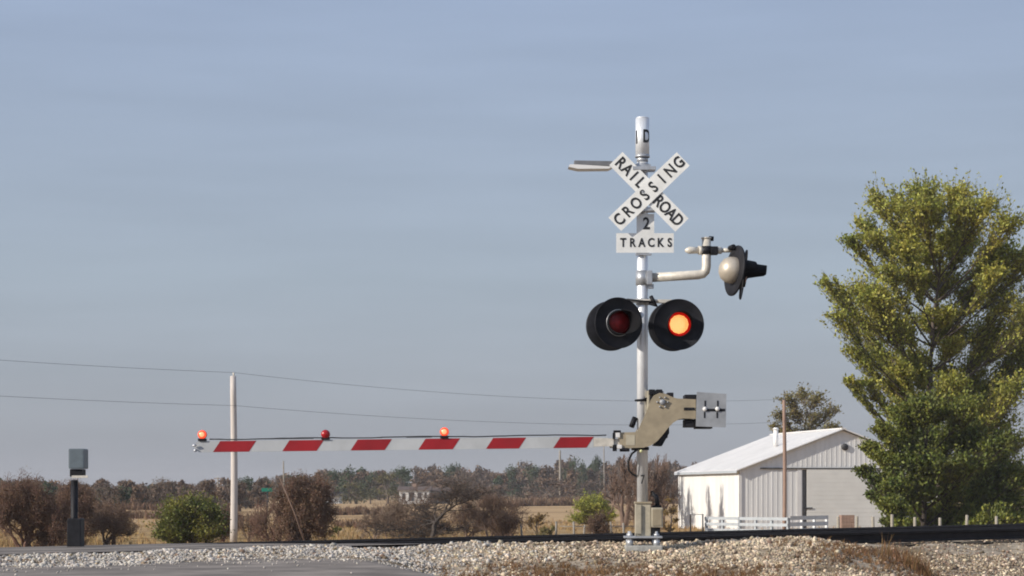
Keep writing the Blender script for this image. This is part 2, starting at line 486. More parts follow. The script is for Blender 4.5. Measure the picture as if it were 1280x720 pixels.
P = np.stack([xx, yy, H(xx, yy) + sz*0.30], -1)
tanm = rng.uniform(0, 1, len(xx)) < sm(-1.8, 1.2, xx)*0.92 + 0.06
dirty = rng.uniform(0, 1, len(xx)) < np.clip(0.10 + 0.9*pt_ + 1.6*np.clip(vnoise(xx, yy, 1.3, 14) + 0.3*vnoise(xx, yy, .4, 15) - .08, 0, 1)*sm(-1.5, .8, xx) + 0.45*sm(4.3, 5.2, xx), 0, .95)
P3, s3 = P[dirty], sz[dirty]; P, sz, tanm = P[~dirty], sz[~dirty], tanm[~dirty]
st = stones('dirty_ballast', P3, s3, M['stoned']); props(st, 'brown soiled ballast in patches across the gravel bank', 'gravel', kind='stuff')
st = stones('pale_ballast', P[~tanm], sz[~tanm], M['stone']); props(st, 'whitish crushed limestone ballast in a strip along the road edge', 'gravel', kind='stuff')
st = stones('tan_ballast', P[tanm], sz[tanm], M['stonet']); props(st, 'tan crushed limestone ballast heaped around the signal and below the rails', 'gravel', kind='stuff')
# loose pebbles strewn over the asphalt
n = 520
xx = rng.uniform(-6, 0.2, n); yy = edgeY(xx) - rng.exponential(0.7, n)
sz = rng.uniform(0.006, 0.019, n)
P = np.stack([xx, yy, H(xx, yy, False) + 0.009 + sz*0.4], -1)
o = stones('loose_pebbles', P, sz, M['stone']); props(o, 'loose pale pebbles strewn over the asphalt near the gravel edge', 'pebbles', kind='stuff')

# ------------------------------------------------------------------ railway tracks
def tp(s, u, z=0.0): return (A0[0]+s*TD[0]+u*ND[0], A0[1]+s*TD[1]+u*ND[1], z)
RAILP = [(-.07, -.17), (.07, -.17), (.07, -.155), (.012, -.135), (.010, -.05), (.036, -.040), (.036, -.006), (.028, 0), (-.028, 0), (-.036, -.006), (-.036, -.040), (-.010, -.05), (-.012, -.135), (-.07, -.155)]
def rail_mesh(name, u0, dz, parent):
    b = bmesh.new(); rings = []
    for s in (-60, -30, -14, -10, -6, -3, 0, 3, 6, 9, 12, 20, 30, 45, 90):
        rings.append([b.verts.new(tp(s, u0+a, float(railz(s))+dz+z)) for a, z in RAILP])
    for a, c in zip(rings, rings[1:]):
        for k in range(len(RAILP)):
            b.faces.new((a[k], a[(k+1) % len(RAILP)], c[(k+1) % len(RAILP)], c[k]))
    b.faces.new(rings[0]); b.faces.new(rings[-1][::-1])
    bmesh.ops.recalc_face_normals(b, faces=b.faces)
    me = bpy.data.meshes.new(name); b.to_mesh(me); b.free()
    return link_mesh(name, me, M['rust'], parent)
def make_track(u0, dz, label):
    root = empty('railway_track', (0, 0, 0), 0, label, 'railway track', 'parallel railway tracks')
    rail_mesh('rail', u0, dz, root); rail_mesh('rail', u0+1.505, dz-.024, root)
    proto = None; ang = math.atan2(TD[1], TD[0])
    for k in range(34):
        s = -0.9 + k*0.56 + random.uniform(-.03, .03)
        if proto is None:
            proto = MB().box(-.115, .115, -1.3, 1.3, -.17, 0, bev=.008).build('tie', M['tie'], root); o = proto
        else:
            o = proto.copy(); COL.objects.link(o); o.parent = root
        o.location = tp(s, u0+0.7525, float(railz(s))+dz-0.192)
        o.rotation_euler = (0, 0, ang + random.uniform(-.02, .02))
    return root
make_track(0.0, 0.0, 'nearer dark rusty railway track on timber ties just behind the crossing signal')
make_track(4.25, -0.068, 'farther railway track running parallel behind the first, nearer the white barn')

# ------------------------------------------------------------------ vegetation generators
def seg_tubes(segs, k=4):
    """segs (n,8): p0 p1 r0 r1 -> verts, quads"""
    S = np.asarray(segs, float)
    p0, p1, r0, r1 = S[:, 0:3], S[:, 3:6], S[:, 6], S[:, 7]
    d = p1-p0; L_ = np.linalg.norm(d, axis=1, keepdims=True)+1e-9; d = d/L_
    ref = np.where(np.abs(d[:, 2:3]) > 0.9, np.array([[1., 0, 0]]), np.array([[0, 0, 1.]]))
    a = np.cross(d, ref); a /= np.linalg.norm(a, axis=1, keepdims=True)+1e-9
    b = np.cross(d, a)
    th = np.arange(k)*2*np.pi/k
    off = a[:, None]*np.cos(th)[None, :, None] + b[:, None]*np.sin(th)[None, :, None]
    q0 = p0[:, None]-d[:, None]*r0[:, None, None]*0.3 + off*r0[:, None, None]; q1 = p1[:, None] + off*r1[:, None, None]
    V = np.concatenate([q0, q1], 1).reshape(-1, 3); n = len(S)
    i_ = np.arange(k); j_ = (i_+1) % k
    Fc = np.stack([i_, j_, j_+k, i_+k], -1)
    Fc = (Fc[None] + (np.arange(n)*2*k)[:, None, None]).reshape(-1, 4)
    return V, Fc
def leaf_quads(P, size, r_, aspect=0.6, up=0.0, dirs=None):
    n = len(P)
    d = r_.normal(size=(n, 3)); d[:, 2] += up
    if dirs is not None: d = d*0.6 + dirs
    d /= np.linalg.norm(d, axis=1, keepdims=True)
    q = r_.normal(size=(n, 3)); q = np.cross(d, q); q /= np.linalg.norm(q, axis=1, keepdims=True)+1e-9
    s = size*r_.uniform(0.6, 1.35, n)
    a = d*s[:, None]; b = q*(s*aspect)[:, None]
    V = np.stack([P - a*0.5, P + b*0.5 - a*0.05, P + a*0.55, P - b*0.5 + a*0.1], 1).reshape(-1, 3)
    return V, np.arange(n*4).reshape(n, 4)

def clump_tree(name, base, trunk, clumps, label, cat, group=None, twigs=26, leaves=14, leaf=0.16, bark=None, leafm=None, up=0.6, seed=1, twig_r=0.02, limb_r=0.07, aspect=0.6, spread=0.09, trunk_r=0.25, start=0.25, rag=1.25, fork=0.75):
    """base: world point; trunk/clumps in local metres. A tapered trunk, a limb to every clump, twigs, separate leaves."""
    r_ = np.random.default_rng(seed)
    root = empty(name, base, 0, label, cat, group)
    T = np.array(trunk, float)
    # densify trunk
    tt = np.linspace(0, len(T)-1, 24)
    TP = np.stack([np.interp(tt, np.arange(len(T)), T[:, i]) for i in range(3)], -1)
    TP[1:-1] += r_.normal(0, trunk_r*0.12, (22, 3))
    segs = []
    TR = trunk_r*(1-0.88*np.linspace(0, 1, 24)**0.8)
    for i in range(23): segs.append([*TP[i], *TP[i+1], TR[i], TR[i+1]])
    tw = []; LP = []; LD = []
    for (cx, cy, cz, rx, rz) in clumps:
        c = np.array([cx, cy, cz]); ry = rx
        hd = np.hypot(TP[:, 0]-cx, TP[:, 1]-cy)
        tgt = cz - hd*fork - rz*0.3
        i0 = int(np.argmin(np.abs(TP[:, 2]-tgt)))
        p0 = TP[i0]; mid_ = (p0+c)/2 + np.array([0, 0, -0.10*np.linalg.norm(c-p0)]) + r_.normal(0, 0.08*rx, 3)
        ts = np.linspace(0, 1, 9)[:, None]
        top = c + np.array([0, 0, rz*0.35])
        B = (1-ts)**2*p0 + 2*ts*(1-ts)*mid_ + ts**2*top
        lr = min(limb_r*(0.6+0.4*rx), TR[i0]*0.75)
        rr = lr*(1-0.8*ts[:, 0])
        for i in range(8): segs.append([*B[i], *B[i+1], rr[i], rr[i+1]])
        nt_ = int(twigs*(0.5+rx*rx*0.5)) if twigs < 200 else twigs
        for q in range(nt_):
            d = r_.normal(size=3); d /= np.linalg.norm(d); d[2] = abs(d[2])*up + d[2]*(1-up)
            rad = r_.uniform(0.45, rag)
            e_ = c + d*np.array([rx, ry, rz])*rad
            s0 = B[int(r_.integers(4, 9))]
            mm_ = (s0+e_)/2 + np.array([0, 0, -0.12*np.linalg.norm(e_-s0)])
            e_ = e_ + np.array([0, 0, 0.12*rz*r_.uniform(0, 1.6)])
            pts = [s0, (s0+2*mm_)/3, (mm_*2+e_)/3, e_]
            for a, b_, ra, rb in zip(pts, pts[1:], (1, .75, .5), (.75, .5, .25)):
                tw.append([*a, *b_, twig_r*ra, twig_r*rb])
            m_ = leaves
            if m_:
                tq = r_.uniform(start, 1.03, m_)
                PP = np.stack([np.interp(tq*3, [0, 1, 2, 3], [p[i] for p in pts]) for i in range(3)], -1)
                PP += r_.normal(0, spread*rx*0.9, (m_, 3))*np.array([1, 1, 0.9])
                LP.append(PP); LD.append(np.repeat(((e_-s0)/np.linalg.norm(e_-s0))[None], m_, 0))
    V1, F1 = seg_tubes(segs, 7); V2, F2 = seg_tubes(tw, 3) if tw else (np.zeros((0, 3)), np.zeros((0, 4), int))
    np_mesh('trunk', np.concatenate([V1, V2]), np.concatenate([F1, F2+len(V1)]), bark or M['bark'], root, smooth=True)
    if LP:
        LP = np.concatenate(LP); LD = np.concatenate(LD)
        V3, F3 = leaf_quads(LP, leaf, r_, aspect, 0.3, LD*0.5)
        np_mesh('crown', V3, F3, leafm, root)
    return root

M['bark'] = MAT('grey_brown_bark', (0.13, 0.10, 0.08), 0.9, 0, 0.2, 5, 0.3)
M['barkd'] = MAT('dark_bark', (0.06, 0.045, 0.036), 0.9, 0, 0.2, 5, 0.3)
M['twig'] = MAT('brown_twigs', (0.17, 0.11, 0.08), 0.9, 0, 0.2, 2)
M['twigpale'] = MAT('pale_twigs', (0.25, 0.18, 0.13), 0.9, 0, 0.2, 2)
M['twigred'] = MAT('reddish_twigs', (0.20, 0.11, 0.08), 0.9, 0, 0.2, 2)
M['leaf_light'] = MAT('yellow_green_leaves', (0.46, 0.42, 0.075), 0.6, 0, 0.15, 0.5, 0, island=0.45, c2=(0.24, 0.27, 0.045), trans=0.32)
M['leaf_dark'] = MAT('deep_green_leaves', (0.22, 0.23, 0.035), 0.65, 0, 0.15, 0.35, 0, island=0.45, c2=(0.085, 0.115, 0.018), trans=0.22)
M['leaf_olive'] = MAT('olive_autumn_leaves', (0.25, 0.20, 0.065), 0.7, 0, 0.15, 0.6, 0, island=0.35, c2=(0.15, 0.14, 0.045), trans=0.25)
M['leaf_yg'] = MAT('green_turning_leaves', (0.25, 0.23, 0.035), 0.65, 0, 0.15, .9, 0, island=0.4, c2=(0.055, 0.095, 0.02), trans=0.28)
M['leaf_brown'] = MAT('dead_brown_leaves', (0.20, 0.115, 0.065), 0.8, 0, 0.2, 0.9, 0, island=0.4, c2=(0.115, 0.070, 0.045), trans=0.15)
M['leaf_gold'] = MAT('golden_dead_leaves', (0.32, 0.21, 0.06), 0.8, 0, 0.2, 0.9, 0, island=0.3, c2=(0.20, 0.13, 0.05), trans=0.2)

def gz(x, y): return float(H(np.array([x]), np.array([y]))[0])
def base_at(px, Y):
    x = (px-640)*Y/F; return Vector((x, Y, gz(x, Y)-0.05))
def pxclumps(base, Y, lst, seed=0, depth=1.0):
    """lst of (px,py,rpx[,rpz]) at photo pixels -> local clumps with random depth"""
    r_ = random.Random(seed); out = []
    for c in lst:
        px, py, rx = c[:3]; rz = c[3] if len(c) > 3 else rx
        dy = r_.uniform(-1, 1)*depth
        p = W(px, py, Y+dy) - base
        out.append((p.x, p.y, p.z, rx*Y/F, rz*Y/F))
    return out
def bush(name, px0, px1, py_top, Y, label, cat, leafm, bark=None, n=9, seed=1, group=None, leaf=0.11, twigs=22, leaves=9, twig_r=0.014, up=0.55, py_bot=None, rag=1.45):
    r_ = random.Random(seed); cx = (px0+px1)/2; base = base_at(cx, Y)
    pb = HY + (ZC-base.z)*F/Y
    if py_bot is None: py_bot = pb
    Wp = px1-px0; Hp = py_bot-py_top
    L_ = []
    for k in range(n):
        t = (k+0.5)/n
        a = r_.uniform(-1, 1)
        v = r_.uniform(0.12, 1)
        lim = math.sqrt(max(0.05, 1-(v*0.95)**2.2))
        r0 = min(Wp, Hp*1.3)*r_.uniform(0.16, 0.24)
        x = cx + a*lim*(Wp/2-r0*0.6); y = py_bot - r0*0.6 - v*(Hp-r0*1.5)
        L_.append((x, y, r0, r0*r_.uniform(0.8, 1.1)))
    cl = pxclumps(base, Y, L_, seed, Wp*Y/F*0.3)
    h = Hp*Y/F
    return clump_tree(name, base, [(0, 0, 0), (r_.uniform(-.1, .1)*h, 0, h*0.4), (r_.uniform(-.15, .15)*h, 0, h*0.8)], cl, label, cat, group,
                      twigs=twigs, leaves=leaves, leaf=leaf, bark=bark or M['bark'], leafm=leafm, up=up, seed=seed, twig_r=twig_r, limb_r=0.035, trunk_r=0.03*h+0.02, spread=0.12, rag=rag)

# ------------------------------------------------------------------ right: two big trees
Yt = 118.0
b1 = base_at(1185, Yt)
cl = [(1150, 245, 22, 26), (1095, 258, 17, 26), (1120, 262, 20, 26), (1165, 262, 24, 24), (1198, 248, 24, 26), (1230, 262, 26, 26), (1262, 282, 22, 24),
      (1078, 285, 14, 20), (1062, 300, 14, 9), (1092, 300, 20, 16), (1130, 305, 25, 22), (1160, 322, 24), (1205, 300, 28), (1245, 318, 28), (1285, 330, 24),
      (1112, 345, 22, 24), (1145, 352, 28), (1180, 352, 28), (1032, 358, 12, 20), (1048, 372, 16, 20), (1075, 368, 22, 22), (1100, 388, 26), (1220, 370, 30), (1260, 385, 28), (1300, 392, 24),
      (1048, 398, 15, 14), (1075, 412, 22), (1118, 412, 26), (1160, 405, 28), (1195, 420, 30), (1240, 432, 30), (1285, 440, 26),
      (1068, 442, 14, 14), (1100, 450, 24), (1140, 455, 26), (1180, 470, 26), (1225, 480, 28), (1270, 490, 26),
      (1062, 478, 9, 7), (1085, 482, 15, 11), (1125, 492, 22), (1155, 510, 24), (1205, 520, 26), (1250, 530, 26), (1130, 520, 20)]
_fr = random.Random(4)
for _x, _y in ((1135, 545), (1165, 552), (1200, 548), (1235, 560), (1270, 556), (1180, 590), (1220, 600), (1255, 605), (1150, 575), (1285, 590)):
    cl.append((_x, _y, 21))
for k in range(34):
    py = _fr.uniform(250, 520); hw_ = np.interp(py, [250, 330, 360, 470, 520], [60, 85, 130, 105, 70]); px = 1190 + _fr.uniform(-1, 1)*hw_
    cl.append((px, py, _fr.uniform(13, 22)))
clump_tree('maple_tree', b1, [(0, 0, 0), (-0.4, 0, 3.0), (-0.9, 0, 6.5), (-0.7, 0.2, 10.5), (-0.3, 0, 14.3)], pxclumps(b1, Yt, cl, 3, 3.4),
           'tall airy yellow-green tree with upright tufted branches at the right edge', 'tree', twigs=96, leaves=22, leaf=0.150, leafm=M['leaf_light'], bark=M['bark'],
           up=0.82, seed=5, twig_r=0.016, limb_r=0.060, trunk_r=0.30, spread=0.11, start=0.12, rag=1.6)
Yt2 = 113.0
b2 = base_at(1150, Yt2)
cl = [(1128, 520, 22), (1152, 510, 22), (1180, 518, 24), (1212, 512, 24), (1104, 538, 15), (1122, 548, 22), (1150, 545, 26), (1185, 548, 26), (1220, 545, 26), (1250, 556, 26),
      (1088, 560, 15, 11), (1106, 575, 20), (1135, 578, 26), (1170, 582, 26), (1205, 585, 26), (1240, 590, 26), (1270, 596, 24), (1080, 590, 13, 10), (1100, 600, 20),
      (1128, 608, 24), (1160, 615, 24), (1195, 618, 24), (1230, 620, 24), (1265, 628, 22), (1095, 620, 15, 12), (1115, 632, 18, 16), (1145, 640, 20, 18), (1180, 642, 20, 18), (1215, 645, 20, 18), (1250, 648, 20, 18), (1112, 652, 14, 9), (1132, 655, 18, 10), (1155, 655, 18, 10), (1178, 656, 18, 10), (1200, 656, 18, 10), (1225, 656, 18, 10), (1250, 658, 18, 10), (1272, 650, 16, 14), (1168, 640, 20), (1290, 640, 18)]
clump_tree('bushy_tree', b2, [(0, 0, 0), (0.2, 0, 1.2), (0.3, 0, 3.4), (0.3, 0, 5.8)], pxclumps(b2, Yt2, cl, 4, 2.4),
           'dense dark green low tree crowding the right side of the white barn', 'tree', twigs=95, leaves=24, leaf=0.16, leafm=M['leaf_dark'], bark=M['barkd'],
           up=0.6, seed=6, twig_r=0.02, limb_r=0.07, trunk_r=0.2, spread=0.12, rag=1.25)
Yt3 = 185.0
b3 = base_at(1008, Yt3)
cl = [(985, 500, 15, 14), (1003, 494, 15, 13), (1022, 500, 15, 14), (1038, 515, 14), (975, 520, 12, 14), (995, 518, 17), (1018, 522, 17), (1040, 535, 14), (968, 535, 8, 10), (985, 540, 15), (1010, 545, 16), (1030, 550, 14), (1048, 540, 8, 9), (1000, 570, 14), (1025, 575, 14)]
clump_tree('maple_tree', b3, [(0, 0, 0), (0, 0, 3), (-.2, 0, 6), (0, 0, 9)], pxclumps(b3, Yt3, cl, 8, 2.0),
           'rounded olive-brown autumn tree rising behind the white barn roof', 'tree', twigs=56, leaves=11, leaf=0.17, leafm=M['leaf_olive'], bark=M['bark'],
           up=0.5, seed=9, twig_r=0.03, limb_r=0.09, trunk_r=0.25, spread=0.14)

# ------------------------------------------------------------------ barn
def make_barn():
    Wd, Ln, hw, hr = 13.36, 15.25, 3.90, 6.42
    p = W(925, 618, 150); root = empty('barn', (p.x, p.y, -1.74), math.atan2(0.18, 0.983), 'white metal pole barn with pale sliding door and low gabled roof', 'barn')
    dx0, dx1, dz = 4.05, 10.4, 4.02      # door opening
    rib = 0.32
    def wall_plain(name, axis_, at, a0, a1, out):
        b = MB()
        if axis_ == 'x':   # side wall, plane x=at
            b.box(at, at+0.05*(-out), a0, a1, 0, hw)
            y = a0+0.1
            while y < a1-0.05:
                b.box(at, at+out*0.022, y, y+0.06, 0.0, hw); y += rib
        else:
            b.box(a0, a1, at, at-out*0.05, 0, hw)
            x = a0+0.1
            while x < a1-0.05:
                b.box(x, x+0.06, at, at+out*0.022, 0.0, hw); x += rib
        return b.build(name, M['barnw'], root)
    wall_plain('side_wall', 'x', 0, 0.05, Ln-0.05, -1)
    wall_plain('side_wall', 'x', Wd, 0.05, Ln-0.05, 1)
    wall_plain('rear_wall', 'y', Ln, 0, Wd, 1)
    fw = MB(); h_ = 4.10
    def zroof(x): return hw + (hr-hw)*(1-abs(x-Wd/2)/(Wd/2))
    x = 0.12
    while x < Wd-0.1:
        top = min(zroof(x)-0.06, 3.90)
        if not (dx0-0.1 < x < dx1+0.03): fw.box(x, x+0.07, -0.012, 0, 0, top)
        x += rib
    fw.b.free()
    for f0, f1 in ((0, dx0), (dx1, Wd)):
        fw = MB(); fw.box(f0, f1, 0, 0.05, 0, hw); x = 0.12
        while x < Wd-0.1:
            if f0 < x < f1-.08 and not (dx0-0.4 < x < dx0): fw.box(x, x+0.07, -0.012, 0, 0, min(zroof(x)-0.06, 3.90))
            x += rib
        fw.build('front_wall', M['barnw'], root)
    g = MB()
    g.prism([(0.0, hw+.004), (Wd, hw+.004), (Wd/2, hr-0.03)], 0.0, 0.05)
    x = 0.12
    while x < Wd-0.1:
        zz = zroof(x)-0.07
        if zz > 4.15: g.box(x, x+0.07, -0.012, 0, 4.12, zz)
        x += rib
    g.build('gable', M['barnw'], root)
    g = MB(); g.prism([(0.0, hw+.004), (Wd, hw+.004), (Wd/2, hr-0.03)], Ln-0.05, Ln); g.build('gable', M['barnw'], root)
    # header track, jambs, corner trim, doors
    MB().box(1.3, Wd-1.3, -0.10, -0.027, 3.96, 4.03).build('door_track', M['trimd'], root)
    dj = MB().box(dx0-0.34, dx0-0.06, -0.05, -0.026, 0, 3.98); dj.build('door_jamb', M['roofw'], root)
    MB().box(dx0-0.05, dx0+0.30, 0.10, 0.14, 0, 3.9).build('door_recess', MAT('shaded_gap_grey', (.16, .16, .165), .6), root)  # grey sheet in the gap beside the door, shade given as colour
    d = MB().box(dx0+0.28, dx1-0.1, -0.075, -0.03, 0.05, 3.955)
    for k in range(14): d.box(dx0+0.28, dx1-0.1, -0.082, -0.075, 0.15+k*0.27, 0.165+k*0.27)
    dd = d.build('sliding_door', M['door'], root)
    MB().box(dx0+0.02, dx0+0.62, -0.13, -0.084, 1.46, 1.54).build('door_handle', M['trimd'], dd)
    MB().box(-0.07, 0.10, -0.06, -0.03, 0, hw-0.05).box(-0.07, -0.03, -0.06, 0.10, 0, hw-0.05).build('corner_trim', M['roofw'], root)
    MB().box(-0.06, -0.025, Ln-0.12, Ln+0.06, 0, hw-0.05).build('corner_trim', M['roofw'], root)
    # roof, two slabs with standing seams, overhang
    r = MB(); ov = 0.28; th = 0.06; sl_ = (hr-hw)/(Wd/2)
    for sgn in (-1, 1):
        xe = -ov if sgn < 0 else Wd+ov; ze = hw - ov*sl_ + 0.03
        xr, zr = Wd/2, hr+0.03
        r.prism([(xe, ze), (xr, zr), (xr, zr+th), (xe, ze+th)] if sgn < 0 else [(xr, zr), (xe, ze), (xe, ze+th), (xr, zr+th)], -ov, Ln+ov)
        y = -ov+0.05
        while y < Ln+ov:
            r.prism([(xe, ze+th), (xr, zr+th), (xr, zr+th+0.03), (xe, ze+th+0.03)] if sgn < 0 else [(xr, zr+th), (xe, ze+th), (xe, ze+th+0.03), (xr, zr+th+0.03)], y, y+0.05)
            y += 0.61
    r.box(Wd/2-0.16, Wd/2+0.16, -ov-.01, Ln+ov+.01, hr+0.06, hr+0.13)
    ro = r.build('roof', M['roofw'], root)
    MB().tube([(Wd/2-2.8, 5.2, hr-0.9), (Wd/2-2.8, 5.2, hr+0.15)], 0.16, 14).tube([(Wd/2-2.8, 5.2, hr+0.15), (Wd/2-2.8, 5.2, hr+0.28)], [0.24, 0.12], 14).build('roof_vent', M['roofw'], ro)
    MB().box(-ov-0.02, -ov, -ov, Ln+ov, hw-ov*sl_-0.10, hw-ov*sl_+0.07).build('gutter', M['plankg'], root)
    MB().lathe([(0, 0.09), (0.2, 0.09), (0.22, 0.02), (0.22, 0)], Matrix.Translation((Wd/2+0.15, -0.026, 5.35)), 24).build('gable_vent', M['trimd'], root)
    MB().box(-.06, Wd+.06, -.012, Ln, -.4, -.003).build('foundation', M['concrete'], root)
    return root
make_barn()

# ------------------------------------------------------------------ utility poles and wires
def utility_pole(base, ztop, r0, r1, mat, label, cross=True, wires=None):
    root = empty('utility_pole', base, 0, label, 'utility pole', 'utility poles')
    h = ztop-base.z
    pts = [(0.03*math.sin(t*4)*1.0, 0, h*t) for t in np.linspace(0, 1, 9)]
    MB().tube(pts, [r0+(r1-r0)*t for t in np.linspace(0, 1, 9)], 14).build('post', mat, root)
    if cross is not False:
        MB().tube([(0, 0, h), (0, 0, h+0.16)], [0.035, 0.05], 8).build('insulator', M['pale_alu'], root)
    if cross == 2:
        MB().box(-.55, .55, -.06, .05, h-0.16, h-0.06).build('crossarm', M['woodred'], root)
    return root
pA = base_at(292, 111); zA = ZC + (HY-470)*111/F
pB = base_at(980.5, 147); zB = ZC + (HY-500)*147/F
utility_pole(pA, zA, 0.175, 0.14, M['wood'], 'pale weathered wooden pole crossing the striped gate arm on the left')
utility_pole(pB, zB, 0.13, 0.10, M['woodred'], 'thin reddish-brown pole standing in front of the white barn', cross=False)
def wire(a, b, sag, label, r=0.007):
    a, b = Vector(a), Vector(b)
    pts = [a.lerp(b, t) - Vector((0, 0, 4*sag*t*(1-t))) for t in np.linspace(0, 1, 33)]
    o = MB().tube(pts, r, 5).build('power_line', M['rubber']); props(o, label, 'wire', 'overhead lines')
    return o
tA = Vector((pA.x, pA.y, zA+0.16)); tB = Vector((pB.x, pB.y, zB))
pC = Vector((-42.4, 75, -1.0)); tC = Vector((-42.4, 75, 7.5))
wire(tA, tB + Vector((0, 0, .05)), 0.58, 'upper overhead wire sagging from the pale pole top toward the barn pole')
wire((pA.x+.1, pA.y-.15, 4.72), (pB.x, pB.y-.12, 5.05), 0.47, 'lower overhead wire running just above the gate arm')
wire(tA, tC, 0.45, 'upper overhead wire left of the pale wooden pole')
wire((pA.x+.1, pA.y-.15, 4.72), (tC.x, tC.y, 5.9), 0.4, 'lower overhead wire left of the pale wooden pole')
for px, pt, Y, rr, lab in ((700, 563, 480, 0.26, 'distant grey pole standing before the woods left of the signal mast'),
                           (755, 556, 560, 0.15, 'faint far pole sticking out of the woods near the gate mechanism'),
                           (272.5, 597, 330, 0.13, 'small far pole behind the green-yellow bush'),
                           (354.5, 576, 260, 0.09, 'slim far pole rising above the reddish-brown bush')):
    b_ = base_at(px, Y); utility_pole(b_, ZC+(HY-pt)*Y/F, rr, rr*0.75, M['postwood'], lab, cross=(2 if px == 272.5 else False))

# ------------------------------------------------------------------ fences
def board_fence(x0, y0, x1, y1, nb, mat, label, hgt=1.15, wid=.16, rails=3):
    a = Vector((x0, y0, gz(x0, y0))); bvec = Vector((x1-x0, y1-y0, 0)); L_ = bvec.length
    root = empty('board_fence', a, math.atan2(bvec.y, bvec.x), label, 'fence')
    for k in range(nb+1):
        x = L_*k/nb
        MB().box(x-.065, x+.065, -.065, .065, -.2, hgt+random.uniform(-.01, .05), bev=.01).build('post', mat, root)
    for j in range(rails):
        z = hgt*(0.24+0.33*j)
        MB().box(-.05, L_+.05, -.095, -.068, z, z+wid).build('rail', mat, root)
    return root
def wpt(px, Y): return ((px-640)*Y/F, Y)
board_fence(*wpt(986, 128.3), *wpt(1033, 132.6), 3, M['plank'], 'short bright white three-rail board fence at the barn front', 1.02, wid=.21)
board_fence(*wpt(925, 131), *wpt(985, 128.2), 3, M['plankg'], 'white three-rail board fence, its shade coloured in as grey, left of the reddish pole', .98)
board_fence(*wpt(883, 133), *wpt(924, 131), 2, M['plankg'], 'white board fence, its shade coloured in as grey, beside the dark pipe frame and barn corner', .98)
# dark pipe frame
q = wpt(871.5, 128); root = empty('pipe_frame', (q[0], q[1], gz(*q)), R(-8), 'dark bent pipe frame at the left end of the board fence', 'gate frame')
MB().tube([(-.34, 0, -.1), (-.38, 0, 1.22), (.30, 0, 1.22), (.30, 0, -.1)], .045, 8).build('frame', M['trimd'], root)
# wooden posts with wire to the right
def post(px, Y, h, w, mat, label, group, lean=0.0):
    x, y = wpt(px, Y)
    r = empty('fence_post', (x, y, gz(x, y)-.1), 0, label, 'post', group)
    MB().tube([(0, 0, 0), (lean*.5, 0, h*.5+.05), (lean, 0, h+.1)], [w, w*.95, w*.9], 9).build('post', mat, r)
def single(o): return o
def fpost(px, Y, h, w, mat, label, group, lean=0.0):
    x, y = wpt(px, Y)
    b = MB().tube([(0, 0, 0), (lean*.5, 0, h*.5+.05), (lean, 0, h+.1)], [w, w*.95, w*.9], 9)
    o = b.build('fence_post', mat); o.location = (x, y, gz(x, y)-.1)
    props(o, label, 'post', group)
labs = ['grey fence post just left of the brown wooden bin', 'grey fence post just right of the brown wooden bin', 'second grey fence post right of the brown bin, before dark foliage',
        'third grey fence post right of the brown bin', 'fourth grey fence post right of the brown bin', 'fifth grey fence post right of the brown bin, in front of the tall tree',
        'sixth grey fence post right of the brown bin', 'rightmost grey fence post below the tall tree']
for px, lb in zip((1048, 1070.5, 1092, 1115, 1143.5, 1175, 1208, 1246), labs):
    fpost(px, 106, random.uniform(1.28, 1.42), .075, M['postpale'], lb, 'posts of the wire fence under the trees', random.uniform(-.04, .04))
q = wpt(1059.5, 112.5); root = empty('wooden_bin', (q[0], q[1]+.3, gz(*q)+.28), R(4), 'dark reddish-brown wooden bin between two grey posts by the barn', 'bin')
b = MB()
for k in range(6): b.box(-.31, .31, -.30, -.27, .02+k*.175, .18+k*.175)
b.box(-.31, -.28, -.27, .3, 0, 1.05).box(.28, .31, -.27, .3, 0, 1.05).box(-.31, .31, .3, .33, 0, 1.05); b.build('slats', M['woodred'], root)
labs = ['lone pale post at the right end of the bare shrubs', 'pale post left of the field fence, beneath the distant grey pole', 'short pale post, first of the close group left of the mast',
        'pale post, second of the close group left of the mast', 'pale post, third of the close group left of the mast', 'leaning pale post below the yellow-green bush', 'pale post right of the leaning one below the yellow-green bush', 'pale post nearest to the signal base on its left']
for px, lb in zip((653, 695, 718, 729, 740, 756, 765, 780), labs):
    fpost(px, 120, random.uniform(.75, 1.05), .055, M['postwood'], lb, 'weathered posts of the field fence', random.uniform(-.13, .13))
for zz in (.35, .75):
    a, b_ = wpt(700, 120), wpt(800, 120.6)
    o = MB().tube([(a[0], a[1], gz(*a)+zz), ((a[0]+b_[0])/2, 120.3, gz(*a)+zz-.03), (b_[0], b_[1], gz(*a)+zz)], .022, 5).build('fence_wire', M['postwood'])
    props(o, ('lower' if zz < .5 else 'upper') + ' strand strung along the weathered field fence posts', 'fence wire', 'strands of the field fence')

# street name sign
q = wpt(334, 112); g0 = gz(*q)
root = empty('street_sign', (q[0], q[1], g0), R(6), 'small green street name blade on a thin post beside the reddish bush', 'street sign')
hs = ZC+(HY-614)*112/F - g0
MB().tube([(-.06, 0, -.1), (0.02, 0, hs)], .035, 8).build('post', M['trimd'], root)
MB().box(-.26, .26, -.012, .012, hs-.02, hs+.15, bev=.004).build('sign_blade', M['green'], root)
MB().box(-.012, .012, -.28, .30, hs-.18, hs-.03, bev=.004).build('sign_blade', M['green'], root)
# leaning bare stake
q = W(350, 598, 100); q2 = W(384, 686, 100)
o = MB().tube([q2, q2.lerp(q, .5)+Vector((.05, 0, 0)), q], [.045, .035, .025], 7).build('leaning_stake', M['twig'])
props(o, 'bare pole leaning left against the reddish-brown bush', 'stake')

